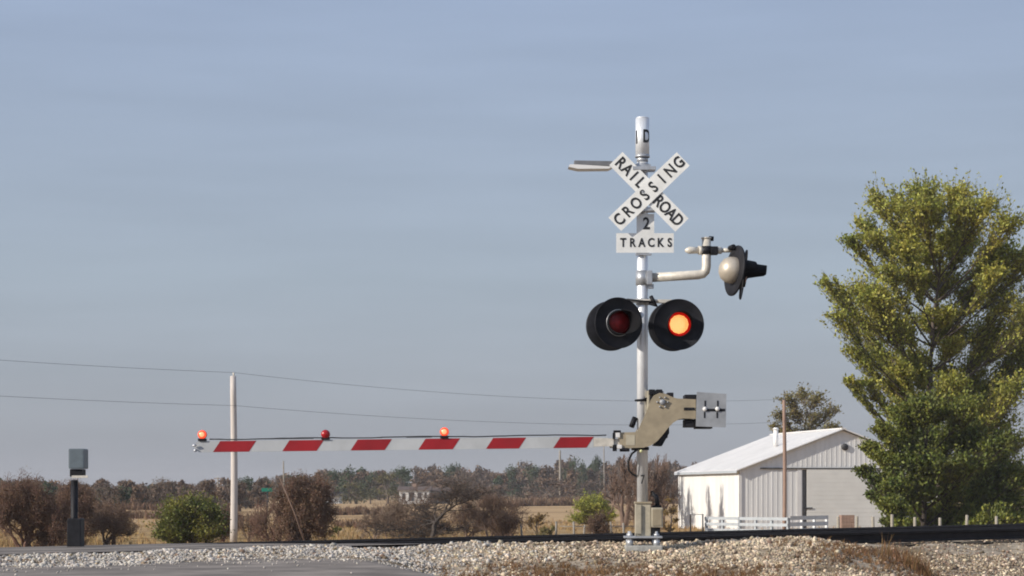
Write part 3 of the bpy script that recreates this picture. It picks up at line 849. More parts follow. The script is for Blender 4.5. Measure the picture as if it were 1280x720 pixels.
# ------------------------------------------------------------------ houses in the distance
def house(px0, px1, py_eave, py_base, Y, label, roofc, wc, wins, rh=0.12, rot=-0.42):
    x0, x1 = (px0-640)*Y/F, (px1-640)*Y/F; w = x1-x0
    zb = ZC-(py_base-HY)*Y/F; h = (py_base-py_eave)*Y/F; dp = 7.0
    root = empty('farmhouse', (x0, Y, zb), R(rot), label, 'house')
    MB().box(0, w, 0, dp, -1.2, h).build('wall', wc, root)
    rf = MB().prism([(-.4, 0), (dp+.4, 0), (dp/2, h*rh+.5)], -.4, w+.4, Matrix.Translation((0, 0, h+.01)) @ Matrix(((0, 1, 0, 0), (1, 0, 0, 0), (0, 0, 1, 0), (0, 0, 0, 1)))).build('roof', roofc, root)
    MB().box(w*.42, w*.42+.7, dp/2-.4, dp/2+.4, h+.1, h*rh+h+1.0).build('chimney', M['woodred'], rf)
    for a, b_, c, d in wins:
        f = MB().box(w*a, w*b_, -.05, -.003, h*c, h*d).build('window' if d < .93 or c > .1 else 'door', M['trimd'], root)
M['hroof'] = MAT('brown_shingles', (0.11, 0.075, 0.06), 0.9, 0, 0.1, 1)
M['hwall'] = MAT('pale_siding', (0.72, 0.71, 0.68), 0.7, 0, 0.06, 1)
M['hwall2'] = MAT('grey_siding', (0.20, 0.195, 0.17), 0.7, 0, 0.1, 1)
house(499, 536, 613, 627, 430, 'small white house with dark windows beyond the bare spreading trees', M['hroof'], M['hwall'], [(.10, .2, .2, .75), (.32, .50, .05, .8), (.62, .75, .3, .8), (.85, .93, .3, .8)])
house(538, 561, 614, 626, 436, 'low grey outbuilding right of the small white house', M['hroof'], M['hwall2'], [(.1, .3, .2, .7), (.5, .62, .2, .8)])
house(400, 424, 620, 631, 400, 'tiny white house half hidden right of the reddish-brown bush', M['hroof'], M['hwall'], [(.15, .3, .3, .8), (.45, .6, .05, .85)])

# ------------------------------------------------------------------ mid-distance shrubs and trees
bush('evergreen_bush', 192, 290, 616, 100, 'large dense green and yellow bush left of the pale wooden pole', 'bush', M['leaf_yg'], n=44, seed=21, leaf=0.10, twigs=80, leaves=16)
def bare_wood(name, px0, px1, py_top, Y, label, stems=1, seed=1, bark=None, leafn=0, leafm=None, cat=None, group=None, depth=6, r0=.12, tilt=.55, droop=0.0, leaf=.05, base_px=None, twr=.007):
    R_ = np.random.default_rng(seed); cx = base_px or (px0+px1)/2; base = base_at(cx, Y); segs = []; tips = []
    def grow(p, d, ln, rad, lv):
        n_ = 3
        for i in range(n_):
            d = d + R_.normal(0, .16, 3) + np.array([0, 0, .07 if lv > 1 else .0]) ; d /= np.linalg.norm(d)
            q = p + d*ln/n_; ra = rad*(1-.28*i/n_); rb = rad*(1-.28*(i+1)/n_)
            segs.append([*p, *q, ra, rb]); p = q
            if lv >= 2 and R_.uniform() < .45:
                dd = d + R_.normal(0, .7, 3); dd /= np.linalg.norm(dd)
                if lv < depth: grow(p, dd, ln*.55, max(rb*.5, twr), lv+1)
        if lv >= depth:
            tips.append(p); return
        for k in range(2 if R_.uniform() < .65 else 3):
            dd = d*1.0 + R_.normal(0, tilt, 3)*np.array([1, 1, .7]); dd /= np.linalg.norm(dd)
            grow(p, dd, ln*R_.uniform(.68, .92), max(rad*.62, twr), lv+1)
    for k in range(stems):
        d = np.array([0, 0, 1.]) + (R_.normal(0, .45, 3)*np.array([1, 1, 0]) if stems > 1 else R_.normal(0, .1, 3))
        off = np.array([R_.normal(0, .25), R_.normal(0, .25), 0]) if stems > 1 else np.zeros(3)
        grow(off, d/np.linalg.norm(d), 1.0, r0, 0 if stems == 1 else 1)
    S = np.array(segs); Wm = (px1-px0)*Y/F; Hm = ZC+(HY-py_top)*Y/F-base.z
    zs = S[:, 5]; zl, zh = 0, np.quantile(zs, .995)
    xl, xh = np.quantile(S[:, 3], .01), np.quantile(S[:, 3], .99)
    tx0, tx1 = (px0-cx)*Y/F, (px1-cx)*Y/F
    fx = (tx1-tx0)/(xh-xl); fz = Hm/zh
    T_ = np.array(tips)
    def tr(A):
        A = A.copy(); zz = np.clip(A[:, 2]/zh, 0, 1)
        sh = (tx0+tx1)/2 - (xl+xh)/2*fx
        A[:, 0] = A[:, 0]*fx + sh*np.sqrt(zz); A[:, 1] *= fx; A[:, 2] *= fz; return A
    S[:, 0:3] = tr(S[:, 0:3]); S[:, 3:6] = tr(S[:, 3:6]); T_ = tr(T_)
    root = empty(name, base, 0, label, cat or 'tree', group)
    V1, F1 = seg_tubes(S, 4); np_mesh('trunk', V1, F1, bark or M['twig'], root, smooth=True)
    if leafn:
        P_ = np.repeat(T_, leafn, 0) + R_.normal(0, .10, (len(T_)*leafn, 3)); V3, F3 = leaf_quads(P_, leaf, R_, .6)
        np_mesh('crown', V3, F3, leafm or M['leaf_brown'], root)
    return root
def spreading(px0, px1, pt, Y, tx, label, seed, n=20, leavesn=5):
    base = base_at(tx, Y); r_ = random.Random(seed); L_ = []
    pb = HY+(ZC-base.z)*F/Y
    for k in range(n):
        x = px0+12+(px1-px0-24)*(k+.5)/n + r_.uniform(-6, 6)
        a = abs(x-(px0+px1)/2)/((px1-px0)/2)
        top = pt + 22*a*a
        L_.append((x, top+10+r_.uniform(0, 1)**1.3*(48-16*a), 10+r_.uniform(-2, 5), 9))
    cl = pxclumps(base, Y, L_, seed, 1.6); h = (pb-pt)*Y/F
    return clump_tree('bare_tree', base, [(0, 0, 0), (0.08, 0, h*.3), (-.05, 0, h*.55), (.05, 0, h*.8)], cl, label, 'tree', twigs=80, leaves=leavesn+2, leaf=0.05,
                      leafm=M['leaf_brown'], bark=M['twig'], up=.5, seed=seed, twig_r=.013, limb_r=.06, trunk_r=.16, spread=.25, rag=1.7, fork=0.25)
bare_wood('bare_tree', 480, 606, 603, 118, 'low wide bare tree with a dark crooked trunk, in front of the white house', 1, 31, M['barkd'], 1, depth=7, r0=.14, base_px=537)
bare_wood('bare_tree', 578, 655, 618, 122, 'dark brown leafless shrubby tree right of the spreading one', 5, 32, M['twig'], 5, depth=6, r0=.07)
bare_wood('bare_tree', 492, 548, 608, 129, 'thin grey bare tree standing directly before the white house', 3, 57, M['twig'], 0, depth=6, r0=.05)
bare_wood('bare_shrub', 560, 612, 630, 126, 'tangled brown scrub behind the gap between the two bare trees', 6, 52, M['twig'], 4, cat='shrub', depth=6, r0=.05)
bare_wood('bare_shrub', 505, 560, 640, 124, 'low tangled scrub under the wide bare tree', 6, 53, M['twigpale'], 2, cat='shrub', depth=6, r0=.05)
bare_wood('bare_shrub', 470, 515, 628, 127, 'grey-brown scrub beneath the white house at the left of the wide bare tree', 6, 54, M['twigpale'], 2, cat='shrub', depth=6, r0=.05)
bare_wood('bare_shrub', 612, 648, 640, 119, 'dark low scrub just left of the lone pale fence post', 6, 55, M['twig'], 5, cat='shrub', depth=6, r0=.05)
bare_wood('bare_shrub', 446, 492, 634, 121, 'pale thin bare shrub at the left of the spreading tree', 6, 33, M['twigpale'], 1, cat='shrub', depth=6, r0=.05)
bush('green_bush', 712, 772, 618, 165, 'rounded yellow-green bush in the tan field left of the mast', 'bush', M['leaf_light'], n=34, seed=41, leaf=0.12, twigs=70, leaves=16)
bush('golden_bush', 822, 850, 620, 132, 'golden-olive shrub between the mast base and the barn wall', 'bush', M['leaf_gold'], n=9, seed=42, leaf=0.10, twigs=34, leaves=9)
bush('golden_bush', 655, 690, 637, 138, 'low golden-green weed clump in the field right of the bare trees', 'bush', M['leaf_gold'], n=7, seed=43, leaf=0.10, twigs=34, leaves=8)
bush('golden_bush', 668, 712, 655, 126, 'dull golden brush low behind the first field fence posts', 'bush', M['leaf_olive'], n=7, seed=44, leaf=0.09, twigs=30, leaves=8)
bush('dark_shrub', 414, 430, 655, 125, 'tiny dark shrub alone in the tan field right of the reddish bush', 'bush', M['leaf_dark'], n=5, seed=45, leaf=0.08, twigs=30, leaves=10)
bare_wood('bare_bush', 354, 410, 603, 104, 'tall reddish-brown leafless bush beside the green street sign', 9, 22, M['twigred'], 9, cat='bush', depth=7, r0=.07, leaf=.06)
bare_wood('bare_bush', 318, 368, 618, 108, 'thinner brown bush leaning toward the green street sign post', 7, 62, M['twigred'], 3, cat='bush', depth=6, r0=.05)
bare_wood('bare_bush', 262, 297, 640, 117, 'dark reddish twiggy bush at the foot of the pale wooden pole', 7, 23, M['twigred'], 6, cat='bush', depth=6, r0=.05)
bare_wood('bare_bush', 298, 324, 644, 116, 'thin bare brown saplings right of the pale wooden pole', 4, 24, M['twig'], 1, cat='bush', depth=6, r0=.04)
bare_wood('bare_bush', 112, 165, 628, 104, 'sprawling leafless brown thicket at the left edge of the field', 8, 25, M['twig'], 4, cat='bush', depth=6, r0=.06)
bare_wood('bare_bush', 70, 122, 608, 108, 'reddish-brown thicket behind the stubby gate machine', 8, 29, M['twigred'], 5, cat='bush', depth=7, r0=.06)
bare_wood('bare_bush', -10, 76, 604, 102, 'taller brown thicket at the far left end', 11, 26, M['twigred'], 6, cat='bush', depth=7, r0=.07)
bare_wood('bare_bush', 735, 765, 643, 118, 'small brown bush below the yellow-green one behind fence posts', 6, 46, M['twig'], 4, cat='bush', depth=6, r0=.04)
bare_wood('bare_tree', 784, 832, 566, 152, 'slim bare brown tree behind the mast, left of the barn', 2, 77, M['twig'], 1, depth=7, r0=.15, twr=.012)
bare_wood('bare_tree', 760, 800, 572, 160, 'third slim bare tree, just left of the mast beyond the field fence', 2, 79, M['twig'], 1, depth=6, r0=.22, twr=.014)
bare_wood('bare_tree', 800, 836, 574, 163, 'bare tree directly behind the mast base, farthest of the barn-side trees', 3, 81, M['twig'], 1, depth=6, r0=.20, twr=.014)
bare_wood('bare_tree', 812, 848, 580, 156, 'second slim bare tree, right beside the corner of the barn side wall', 2, 78, M['twig'], 1, depth=6, r0=.12, twr=.012)

# ------------------------------------------------------------------ far trees: individual crowns before one mass of woods
def blob_crown(r_, h, w, n, leaf, conifer=False, bare=False):
    """leaf faces through an uneven crown volume; returns (trunk V,F),(leaf V,F)"""
    P = []
    if conifer:
        z = h*(0.12+0.88*r_.uniform(0, 1, n)**1.1); rad = w*0.5*(1.02-z/h)**0.75*np.sqrt(r_.uniform(0.25, 1, n))*(0.8+0.3*np.sin(z*5))
        a = r_.uniform(0, 6.283, n); P = np.stack([rad*np.cos(a), rad*np.sin(a), z], -1)
        P += r_.normal(0, w*.03, P.shape)
    else:
        m_ = 16
        C = np.stack([r_.uniform(-.38, .38, m_)*w, r_.uniform(-.38, .38, m_)*w, h*r_.uniform(.16, .95, m_)], -1)
        C[:, :2] *= (1.15-.75*(C[:, 2:3]/h))
        C[0] = (0, 0, h*.9)
        C[:, 2] *= 1.0; k = r_.integers(0, m_, n); d = r_.normal(size=(n, 3)); d /= np.linalg.norm(d, axis=1, keepdims=True)
        P = C[k] + d*(r_.uniform(.3, 1.05, n)[:, None])*np.array([w*.19, w*.19, h*.16])
    segs = [[0, 0, -.5, 0, 0, h*.45, w*.035, w*.025]]
    if not conifer:
        for c in C: segs.append([0, 0, h*.3, *c, w*.018, w*.006])
        tops = C[:6] + np.array([0, 0, h*.2])
        for c, t in zip(C[:6], tops): segs.append([*c, *t, w*.008, w*.003])
    else: segs.append([0, 0, h*.45, 0, 0, h*.98, w*.025, w*.004])
    return seg_tubes(segs, 5), leaf_quads(P, leaf, r_, 0.42 if bare else .7, .5 if bare else 0)
M['far_brown'] = MAT('far_bare_woods', (0.180, 0.124, 0.086), 0.9, 0, 0.2, 0.05, 0, island=.3, c2=(0.118, 0.085, 0.062), trans=.1)
M['far_rust'] = MAT('far_russet_woods', (0.185, 0.115, 0.072), 0.9, 0, 0.2, 0.05, 0, island=.3, c2=(0.12, 0.080, 0.055), trans=.1)
M['far_green'] = MAT('far_conifer_green', (0.070, 0.095, 0.045), 0.9, 0, 0.2, 0.05, 0, island=.3, c2=(0.040, 0.060, 0.032), trans=.1)
M['far_olive'] = MAT('far_olive_woods', (0.18, 0.155, 0.055), 0.9, 0, 0.2, 0.05, 0, island=.3, c2=(0.070, 0.070, 0.040), trans=.1)
TR = {}
def far_tree(kind, px, py_top, Y, wpx, label, cat='tree', group='trees before the far woods'):
    b = base_at(px, Y); h = ZC+(HY-py_top)*Y/F - b.z; w = wpx*1.25*Y/F
    if kind not in TR:
        TR[kind] = []
        for s in range(4):
            r_ = np.random.default_rng(100+s*7+sum(map(ord, kind)))
            con = False
            (v1, f1), (v2, f2) = blob_crown(r_, 10, 10, 1300, .50 if kind != 'bare_tree' else .48, con, kind == 'bare_tree')
            mt = {'conifer_tree': M['far_green'], 'bare_tree': M['far_brown'], 'russet_tree': M['far_rust'], 'olive_tree': M['far_olive']}[kind]
            t = np_mesh('trunk', v1, f1, M['bark']); c = np_mesh('crown', v2, f2, mt)
            COL.objects.unlink(t); COL.objects.unlink(c); TR[kind].append((t, c))
    t, c = random.choice(TR[kind])
    root = empty(kind, b, random.uniform(0, 6.28), label, cat, group); root.scale = (w/10, w/10, h/10)
    for p in (t, c):
        o = p.copy(); COL.objects.link(o); o.parent = root
LB = [('bare_tree', 130, 604, 270, 62, 'broad bare brown crown at the far left, above the thicket'),
      ('bare_tree', 165, 612, 300, 30, 'small bare tree in the gap left of the twin dark crowns'),
      ('bare_tree', 203, 599, 275, 40, 'rounded greyish crown with a dark top, left of the green bush'),
      ('bare_tree', 240, 606, 300, 44, 'faded bare tree peeking above the left of the green bush'),
      ('bare_tree', 85, 612, 280, 50, 'bare crown behind the far left thicket'),
      ('bare_tree', 40, 606, 290, 56, 'bare brown tree near the far left end'),
      ('bare_tree', 0, 600, 300, 60, 'outermost bare brown tree on the left'),
      ('bare_tree', 262, 604, 320, 34, 'faded bare crown just left of the pale pole'),
      ('conifer_tree', 310, 598, 340, 34, 'dark evergreen just right of the pale wooden pole'),
      ('conifer_tree', 330, 602, 350, 30, 'dark evergreen behind the street sign'),
      ('bare_tree', 352, 596, 380, 40, 'brown crown over the street sign and reddish bush'),
      ('russet_tree', 395, 594, 400, 46, 'russet crown rising behind the reddish-brown bush'),
      ('conifer_tree', 418, 590, 430, 30, 'blue-green evergreen right of the russet crown'),
      ('conifer_tree', 438, 584, 420, 36, 'tallest dark evergreen above the tiny white house'),
      ('olive_tree', 445, 604, 380, 44, 'olive-gold tree below the tallest evergreen'),
      ('conifer_tree', 463, 592, 450, 28, 'thin blue-green evergreen left of the white house'),
      ('olive_tree', 485, 592, 440, 40, 'pale green crown above the gap left of the white house'),
      ('conifer_tree', 502, 586, 470, 34, 'blue-green evergreen above the white house'),
      ('russet_tree', 540, 592, 470, 54, 'reddish crown directly behind the white house roof'),
      ('bare_tree', 580, 590, 470, 56, 'broad brown crown right of the outbuilding'),
      ('conifer_tree', 566, 582, 560, 30, 'green evergreen poking over the woods near the gate arm'),
      ('conifer_tree', 640, 583, 540, 36, 'dark evergreen top in the middle of the woods'),
      ('conifer_tree', 668, 584, 545, 30, 'dark evergreen just left of the distant grey pole'),
      ('conifer_tree', 716, 575, 530, 24, 'tall evergreen right of the distant grey pole'),
      ('conifer_tree', 728, 578, 535, 20, 'narrow evergreen beside the faint far pole'),
      ('conifer_tree', 745, 574, 540, 22, 'dark evergreen left of the signal mast'),
      ('bare_tree', 775, 578, 500, 36, 'brown crown just left of the signal mast'),
      ('bare_tree', 830, 582, 480, 44, 'brown crown between the signal mast and the barn roof'),
      ('russet_tree', 690, 598, 470, 60, 'low russet crown at the edge of the tan field'),
      ('russet_tree', 620, 606, 450, 60, 'low reddish thicket behind the bare spreading trees'),
      ('bare_tree', 740, 602, 480, 60, 'low brown thicket behind the yellow-green bush'),
      ('bare_tree', 885, 580, 420, 40, 'faint brown crown showing over the barn roof slope')]
for a in LB: far_tree(*a)
# the woods themselves, one mass
Vs, Fs, Ms, off = [], [], [], 0
r_ = np.random.default_rng(5)
for k in range(420):
    px = r_.uniform(-60, 1340)
    if px < 330: Y = r_.uniform(260, 400); top = 604 + r_.uniform(-4, 9)
    else:
        Y = r_.uniform(520, 700); top = np.interp(px, [330, 420, 520, 600, 700, 800, 900, 1340], [598, 588, 587, 583, 577, 575, 582, 588]) + r_.uniform(-2, 12)
    x = (px-640)*Y/F; z0 = float(farz(np.array([x]), np.array([Y]))[0]); h = ZC+(HY-top)*Y/F - z0; w = r_.uniform(14, 48)*Y/F; h *= r_.uniform(.8, 1.05)
    con = r_.uniform() < 0.11
    (v1, f1), (v2, f2) = blob_crown(r_, h*1.02, w*(.8 if con else 1), 620, Y*0.0016, False, not con)
    for v, f, mi in ((v1, f1, 0), (v2, f2, 2 if con else (1 if r_.uniform() < .7 else 3))):
        Vs.append(v+np.array([x, Y, z0])); Fs.append(f+off); Ms.append(np.full(len(f), mi)); off += len(v)
o = np_mesh('woods', np.concatenate(Vs), np.concatenate(Fs), [M['bark'], M['far_brown'], M['far_green'], M['far_rust']], midx=np.concatenate(Ms))
props(o, 'far band of mixed bare and evergreen woods along the whole skyline', 'woods', kind='stuff')

# ------------------------------------------------------------------ grass and weeds
def tufts(name, X, Y, hgt, wid, nbl, mat, label, seed, z=None, curl=.35):
    r_ = np.random.default_rng(seed); n = len(X); N_ = n*nbl
    x = np.repeat(X, nbl)+r_.normal(0, 1, N_)*np.repeat(hgt, nbl)*.22; y = np.repeat(Y, nbl)+r_.normal(0, 1, N_)*np.repeat(hgt, nbl)*.22
    zz = H(x, y)-.01; h = np.repeat(hgt, nbl)*r_.uniform(.5, 1.2, N_)
    a = r_.uniform(0, 6.283, N_); lx, ly = np.cos(a)*h*curl*r_.uniform(.2, 1, N_), np.sin(a)*h*curl*r_.uniform(.2, 1, N_)
    b = r_.uniform(0, 3.1416, N_); wx, wy = np.cos(b)*wid, np.sin(b)*wid
    p0 = np.stack([x-wx, y-wy, zz], -1); p1 = np.stack([x+wx, y+wy, zz], -1)
    m0 = np.stack([x+lx*.35+wx*.7, y+ly*.35+wy*.7, zz+h*.6], -1); m1 = np.stack([x+lx*.35-wx*.7, y+ly*.35-wy*.7, zz+h*.6], -1)
    t0 = np.stack([x+lx+wx*.2, y+ly+wy*.2, zz+h], -1); t1 = np.stack([x+lx-wx*.2, y+ly-wy*.2, zz+h], -1)
    V = np.stack([p0, p1, m0, m1, t0, t1], 1).reshape(-1, 3)
    i_ = np.arange(N_)[:, None]*6
    Fc = np.concatenate([i_+np.array([0, 1, 2, 3]), i_+np.array([3, 2, 4, 5])])
    o = np_mesh(name, V, Fc, mat); props(o, label, 'grass', kind='stuff'); return o
M['straw'] = MAT('dry_straw_grass', (0.48, 0.32, 0.14), 0.85, 0, .15, .2, 0, island=.35, c2=(0.27, 0.17, 0.07), trans=.2)
M['rustgrass'] = MAT('rusty_dead_weeds', (0.27, 0.145, 0.06), 0.85, 0, .15, 3, 0, island=.35, c2=(0.15, 0.08, 0.035), trans=.2)
r_ = np.random.default_rng(3)
n = 14000
Y = 62+ 150*r_.uniform(0, 1, n)**.8; X = r_.uniform(-.24, .27, n)*Y
keep = r_.uniform(0, 1, n) < np.clip(.65+1.6*vnoise(X, Y, 9, 12), .05, 1)
X, Y = X[keep], Y[keep]
hx = []; hy = []
for (p0_, p1_, Ya, Yb) in ((380, 480, 230, 240), (600, 720, 300, 330), (120, 330, 215, 205), (420, 560, 170, 160), (640, 860, 420, 430), (90, 300, 260, 250)):
    t_ = r_.uniform(0, 1, 260); yq = Ya+(Yb-Ya)*t_+r_.normal(0, 1.2, 260); hx.append((p0_+(p1_-p0_)*t_-640)/F*yq); hy.append(yq)
hx = np.concatenate(hx); hy = np.concatenate(hy)
tufts('brush', hx, hy, r_.uniform(.25, .95, len(hx))*hy/260, .05, 9, M['leaf_brown'], 'low brown brush in thin lines along the field edges', 14)
tufts('field_grass', X, Y, r_.uniform(.12, .34, len(X)), .016, 7, M['straw'], 'dry straw-coloured grass covering the field beyond the tracks', 4)
# weeds on the near gravel
def patch_pts(cx, cy, sx, sy, n): return r_.normal(cx, sx, n), r_.normal(cy, sy, n)
x1, y1 = patch_pts(5.15, 30.6, .16, .4, 60); 
tufts('dead_weeds', x1, y1, r_.uniform(.10, .30, 60), .005, 16, M['rustgrass'], 'rust-coloured dead weeds on the ballast bank at lower right', 6)
xa, ya = patch_pts(.75, 26.9, .8, 1.1, 1100); xb, yb = patch_pts(4.3, 29.2, .6, .8, 350); xc, yc = patch_pts(2.4, 27.2, .6, .6, 260)
xa, ya = np.concatenate([xa, xb, xc]), np.concatenate([ya, yb, yc]); k_ = ya > edgeY(xa)+.3; xa, ya = xa[k_], ya[k_]
tufts('dead_grass', xa, ya, r_.uniform(.03, .10, len(xa)), .0035, 12, M['rustgrass'], 'short dead brown grass growing through the gravel in front of the signal', 7, curl=.9)

# ------------------------------------------------------------------ text
def text_mesh(s, size, sx=1.0, bold=0.0, depth=0.0, space=1.0):
    cu = bpy.data.curves.new('t', 'FONT'); cu.body = s; cu.size = size; cu.align_x = 'CENTER'; cu.align_y = 'CENTER'
    cu.offset = bold; cu.extrude = depth; cu.space_character = space; cu.resolution_u = 4
    ob = bpy.data.objects.new('t', cu); COL.objects.link(ob)
    dg = bpy.context.evaluated_depsgraph_get(); me = bpy.data.meshes.new_from_object(ob.evaluated_get(dg))
    bpy.data.objects.remove(ob); bpy.data.curves.remove(cu)
    me.transform(Matrix.Diagonal((sx, 1, 1, 1)))
    return me
def add_text(parts, parent, mat, name='lettering'):
    """parts: list of (string,size,sx,bold,Matrix)"""
    bm_ = bmesh.new()
    for s, size, sx, bold, Mx in parts:
        me = text_mesh(s, size, sx, bold, 0.0015); me.transform(Mx @ Matrix.Rotation(R(90), 4, 'X')); bm_.from_mesh(me); bpy.data.meshes.remove(me)
    me = bpy.data.meshes.new(name); bm_.to_mesh(me); bm_.free()
    return link_mesh(name, me, mat, parent)

# ------------------------------------------------------------------ THE CROSSING SIGNAL
SX, SY = (803-640)*30/F, 30.0
sig = empty('crossing_signal', (SX, SY, 0.0), 0, 'tall silver railroad crossing signal mast with crossbuck, flashing red lights and lowered striped gate arm', 'crossing signal')
def L(px, py, y=0.0):      # photo pixel -> local point at local depth y
    k = (30.0+y)/F
    return Vector(((px-640)*k - SX, y, ZC-(py-HY)*k))
# footing, base, mast
fz = L(803, 678).z
MB().box(-.22, .24, -.2, .2, -.45, -.015, bev=.02).build('footing', M['concrete'], sig)
bp = MB().box(-.23, .24, -.17, .17, .075, .10, bev=.004)
bp.build('base_plate', M['steel'], sig)
for sx_, sy_ in ((-.16, -.12), (.17, -.12), (-.16, .12), (.17, .12)):
    MB().tube([(sx_, sy_, -.03), (sx_, sy_, .16)], .018, 8).tube([(sx_, sy_, -.02), (sx_, sy_, .055)], .042, 6).tube([(sx_, sy_, .102), (sx_, sy_, .13)], .034, 6).build('anchor_bolt', M['steel'], sig)
jb = MB().box(-.09, .10, -.10, .12, .10, .51, bev=.012)
jb.box(-.095, -.02, -.125, -.10, .13, .49, bev=.006)
jb.build('mast_base', M['tan2'], sig)
MB().box(-.10, .115, -.115, .135, .505, .53, bev=.006).build('base_collar', M['tan'], sig)
cb = MB().box(.105, .25, -.12, .10, .21, .455, bev=.012).build('junction_box', M['tan2'], sig)
MB().box(.12, .235, -.128, -.121, .23, .435, bev=.004).build('box_lid', M['tan'], cb)
MB().box(.13, .235, -.06, .08, .456, .485).tube([(.19, 0, .48), (.175, 0, .58), (.11, 0, .66)], [.028, .03, .02], 10).build('cable_gland', M['black'], cb)
MB().box(.11, .22, -.09, .06, .13, .205).build('terminal_cover', M['black'], sig)
PR = .068
pole = MB().tube([(0, 0, .52), (0, 0, 4.78)], PR, 36)
pole.build('mast', M['alu'], sig)
sl0 = MB().tube([(0, 0, 4.83), (0, 0, 5.315)], PR+.018, 36).tube([(0, 0, 5.315), (0, 0, 5.335)], [PR+.018, PR+.004], 36).build('mast_cap', M['alu'], sig)
MB().tube([(0, 0, 4.83), (0, 0, 4.86)], PR+.024, 36).tube([(0, 0, 4.775), (0, 0, 4.835)], PR+.003, 36).build('collar', M['steel'], sig)
# marks wrapped round the mast
def wrap_text(s, size, sx, bold, z, ang, rad, parent):
    me = text_mesh(s, size, sx, bold, 0.0)
    bm_ = bmesh.new(); bm_.from_mesh(me); bpy.data.meshes.remove(me)
    bmesh.ops.subdivide_edges(bm_, edges=bm_.edges, cuts=1)
    for v in bm_.verts:
        a = ang + v.co.x/rad; v.co = Vector((math.sin(a)*rad, -math.cos(a)*rad, z+v.co.y))
    me = bpy.data.meshes.new('lettering'); bm_.to_mesh(me); bm_.free()
    return link_mesh('lettering', me, M['ink'], parent)
wrap_text('D', .225, .72, .006, 5.08, R(38), PR+.0205, sl0)
wrap_text('I', .225, .9, .006, 5.07, R(-58), PR+.0205, sl0)
wrap_text('7', .16, .7, .002, .80, R(-2), PR+.0025, sig)
# crossbuck
ctr = L(811, 240, -.14)
def blade(ang, y, txts):
    T = Matrix.Translation((ctr.x, y, ctr.z)) @ Matrix.Rotation(R(-4), 4, 'Z') @ Matrix.Rotation(ang, 4, 'Y')
    b = MB().box(-.585, .585, -.002, .002, -.116, .116, M=T)
    bl = b.build('crossbuck_blade', M['sign'], sig)
    bdr = MB()
    add_text([(s, sz_, sx_, bo, T @ Matrix.Translation((px_2, -.0045, dz_))) for s, sz_, sx_, bo, px_2, dz_ in txts], bl, M['ink'])
    return bl
def spaced(word, x0, x1, size, sx, bold, dz=0):
    n_ = len(word); return [(c, size, sx, bold, x0+(x1-x0)*i/(n_-1), dz) for i, c in enumerate(word)]
ls = .200
blade(R(45.5), -.160, spaced('RAIL', -.505, -.155, ls, .82, .0045) + spaced('ROAD', .165, .50, ls, .82, .0045))
blade(R(-43.5), -.175, spaced('CROSSING', -.505, .515, ls, .82, .0045))
MB().tube([(ctr.x-.08, -.182, ctr.z), (ctr.x-.08, -.05, ctr.z)], .012, 8).build('crossbuck_bolt', M['steel'], sig)
for zz, yb_ in ((4.68, -.13), (4.17, -.15)):
    MB().tube([(0, 0, zz-.028), (0, 0, zz+.028)], PR+.010, 30).box(-.13, .16, -.157, -.06, zz-.022, zz+.022, bev=.004).box(-.13, .16, .06, .09, zz-.02, zz+.02).build('sign_clamp', M['steel'], sig)
# number of tracks sign: inverted T
a = L(770.5, 315.5, -.13); b_ = L(842.5, 291.0, -.13); c_ = L(796, 267, -.13); d_ = L(818, 267, -.13)
T0 = Matrix.Translation((0, -.085, 0))
ts_ = MB().prism([(a.x, a.z), (b_.x, a.z), (b_.x, b_.z), (d_.x, b_.z), (d_.x, c_.z), (c_.x, c_.z), (c_.x, b_.z), (a.x, b_.z)], -.002, .002, T0).build('track_count_sign', M['sign'], sig)
w_ = spaced('TRACKS', L(778.5, 0).x, L(836.5, 0).x, .152, .80, .004)
add_text([(s, sz_, sx_, bo, Matrix.Translation((x_, -.0895, (a.z+b_.z)/2))) for s, sz_, sx_, bo, x_, _ in w_] + [('2', .205, .85, .005, Matrix.Translation((L(807.5, 0).x, -.0895, L(0, 279.5, -.13).z)))], ts_, M['ink'])
MB().tube([(0, 0, 3.62), (0, 0, 3.66)], PR+.012, 30).box(-.09, .11, -.100, -.06, 3.60, 3.625, bev=.004).build('sign_clamp', M['steel'], sig)

# luminaire reaching left
q0 = L(795, 208, .02)
lum = MB().tube([(0, 0, q0.z), (-.30, .02, q0.z-.005), (-.42, .02, q0.z)], .017, 10).tube([(0, 0, q0.z-.03), (0, 0, q0.z+.03)], PR+.014, 24).box(-.10, .10, -.09, .09, q0.z-.012, q0.z+.012)
lum.build('light_bracket', M['steel'], sig)
qa, qb = L(709, 202, 0), L(757, 210, 0)
hd = MB().box(qa.x, qb.x, -.10, .10, L(0, 208, 0).z, L(0, 202.0, 0).z, bev=.014)
hd.mi = 0; lh = hd.build('luminaire', MAT('dark_grey_housing', (.17, .17, .18), .5), sig)
lh.rotation_euler = (0, R(1.0), 0); lh.location.z -= .012
MB().prism([(L(702, 0).x, L(0, 210.5).z), (L(714, 0).x, L(0, 213).z), (L(752, 0).x, L(0, 212).z), (L(757, 0).x, L(0, 209.4).z), (L(712, 0).x, L(0, 207.6).z), (L(704, 0).x, L(0, 207.6).z)], -.13, .13).build('diffuser', M['roofw'], lh)
MB().box(L(757.5, 0).x, L(763, 0).x, -.06, .06, L(0, 211, 0).z, L(0, 203.5, 0).z, bev=.006).build('mounting_block', M['pale_alu'], sig)

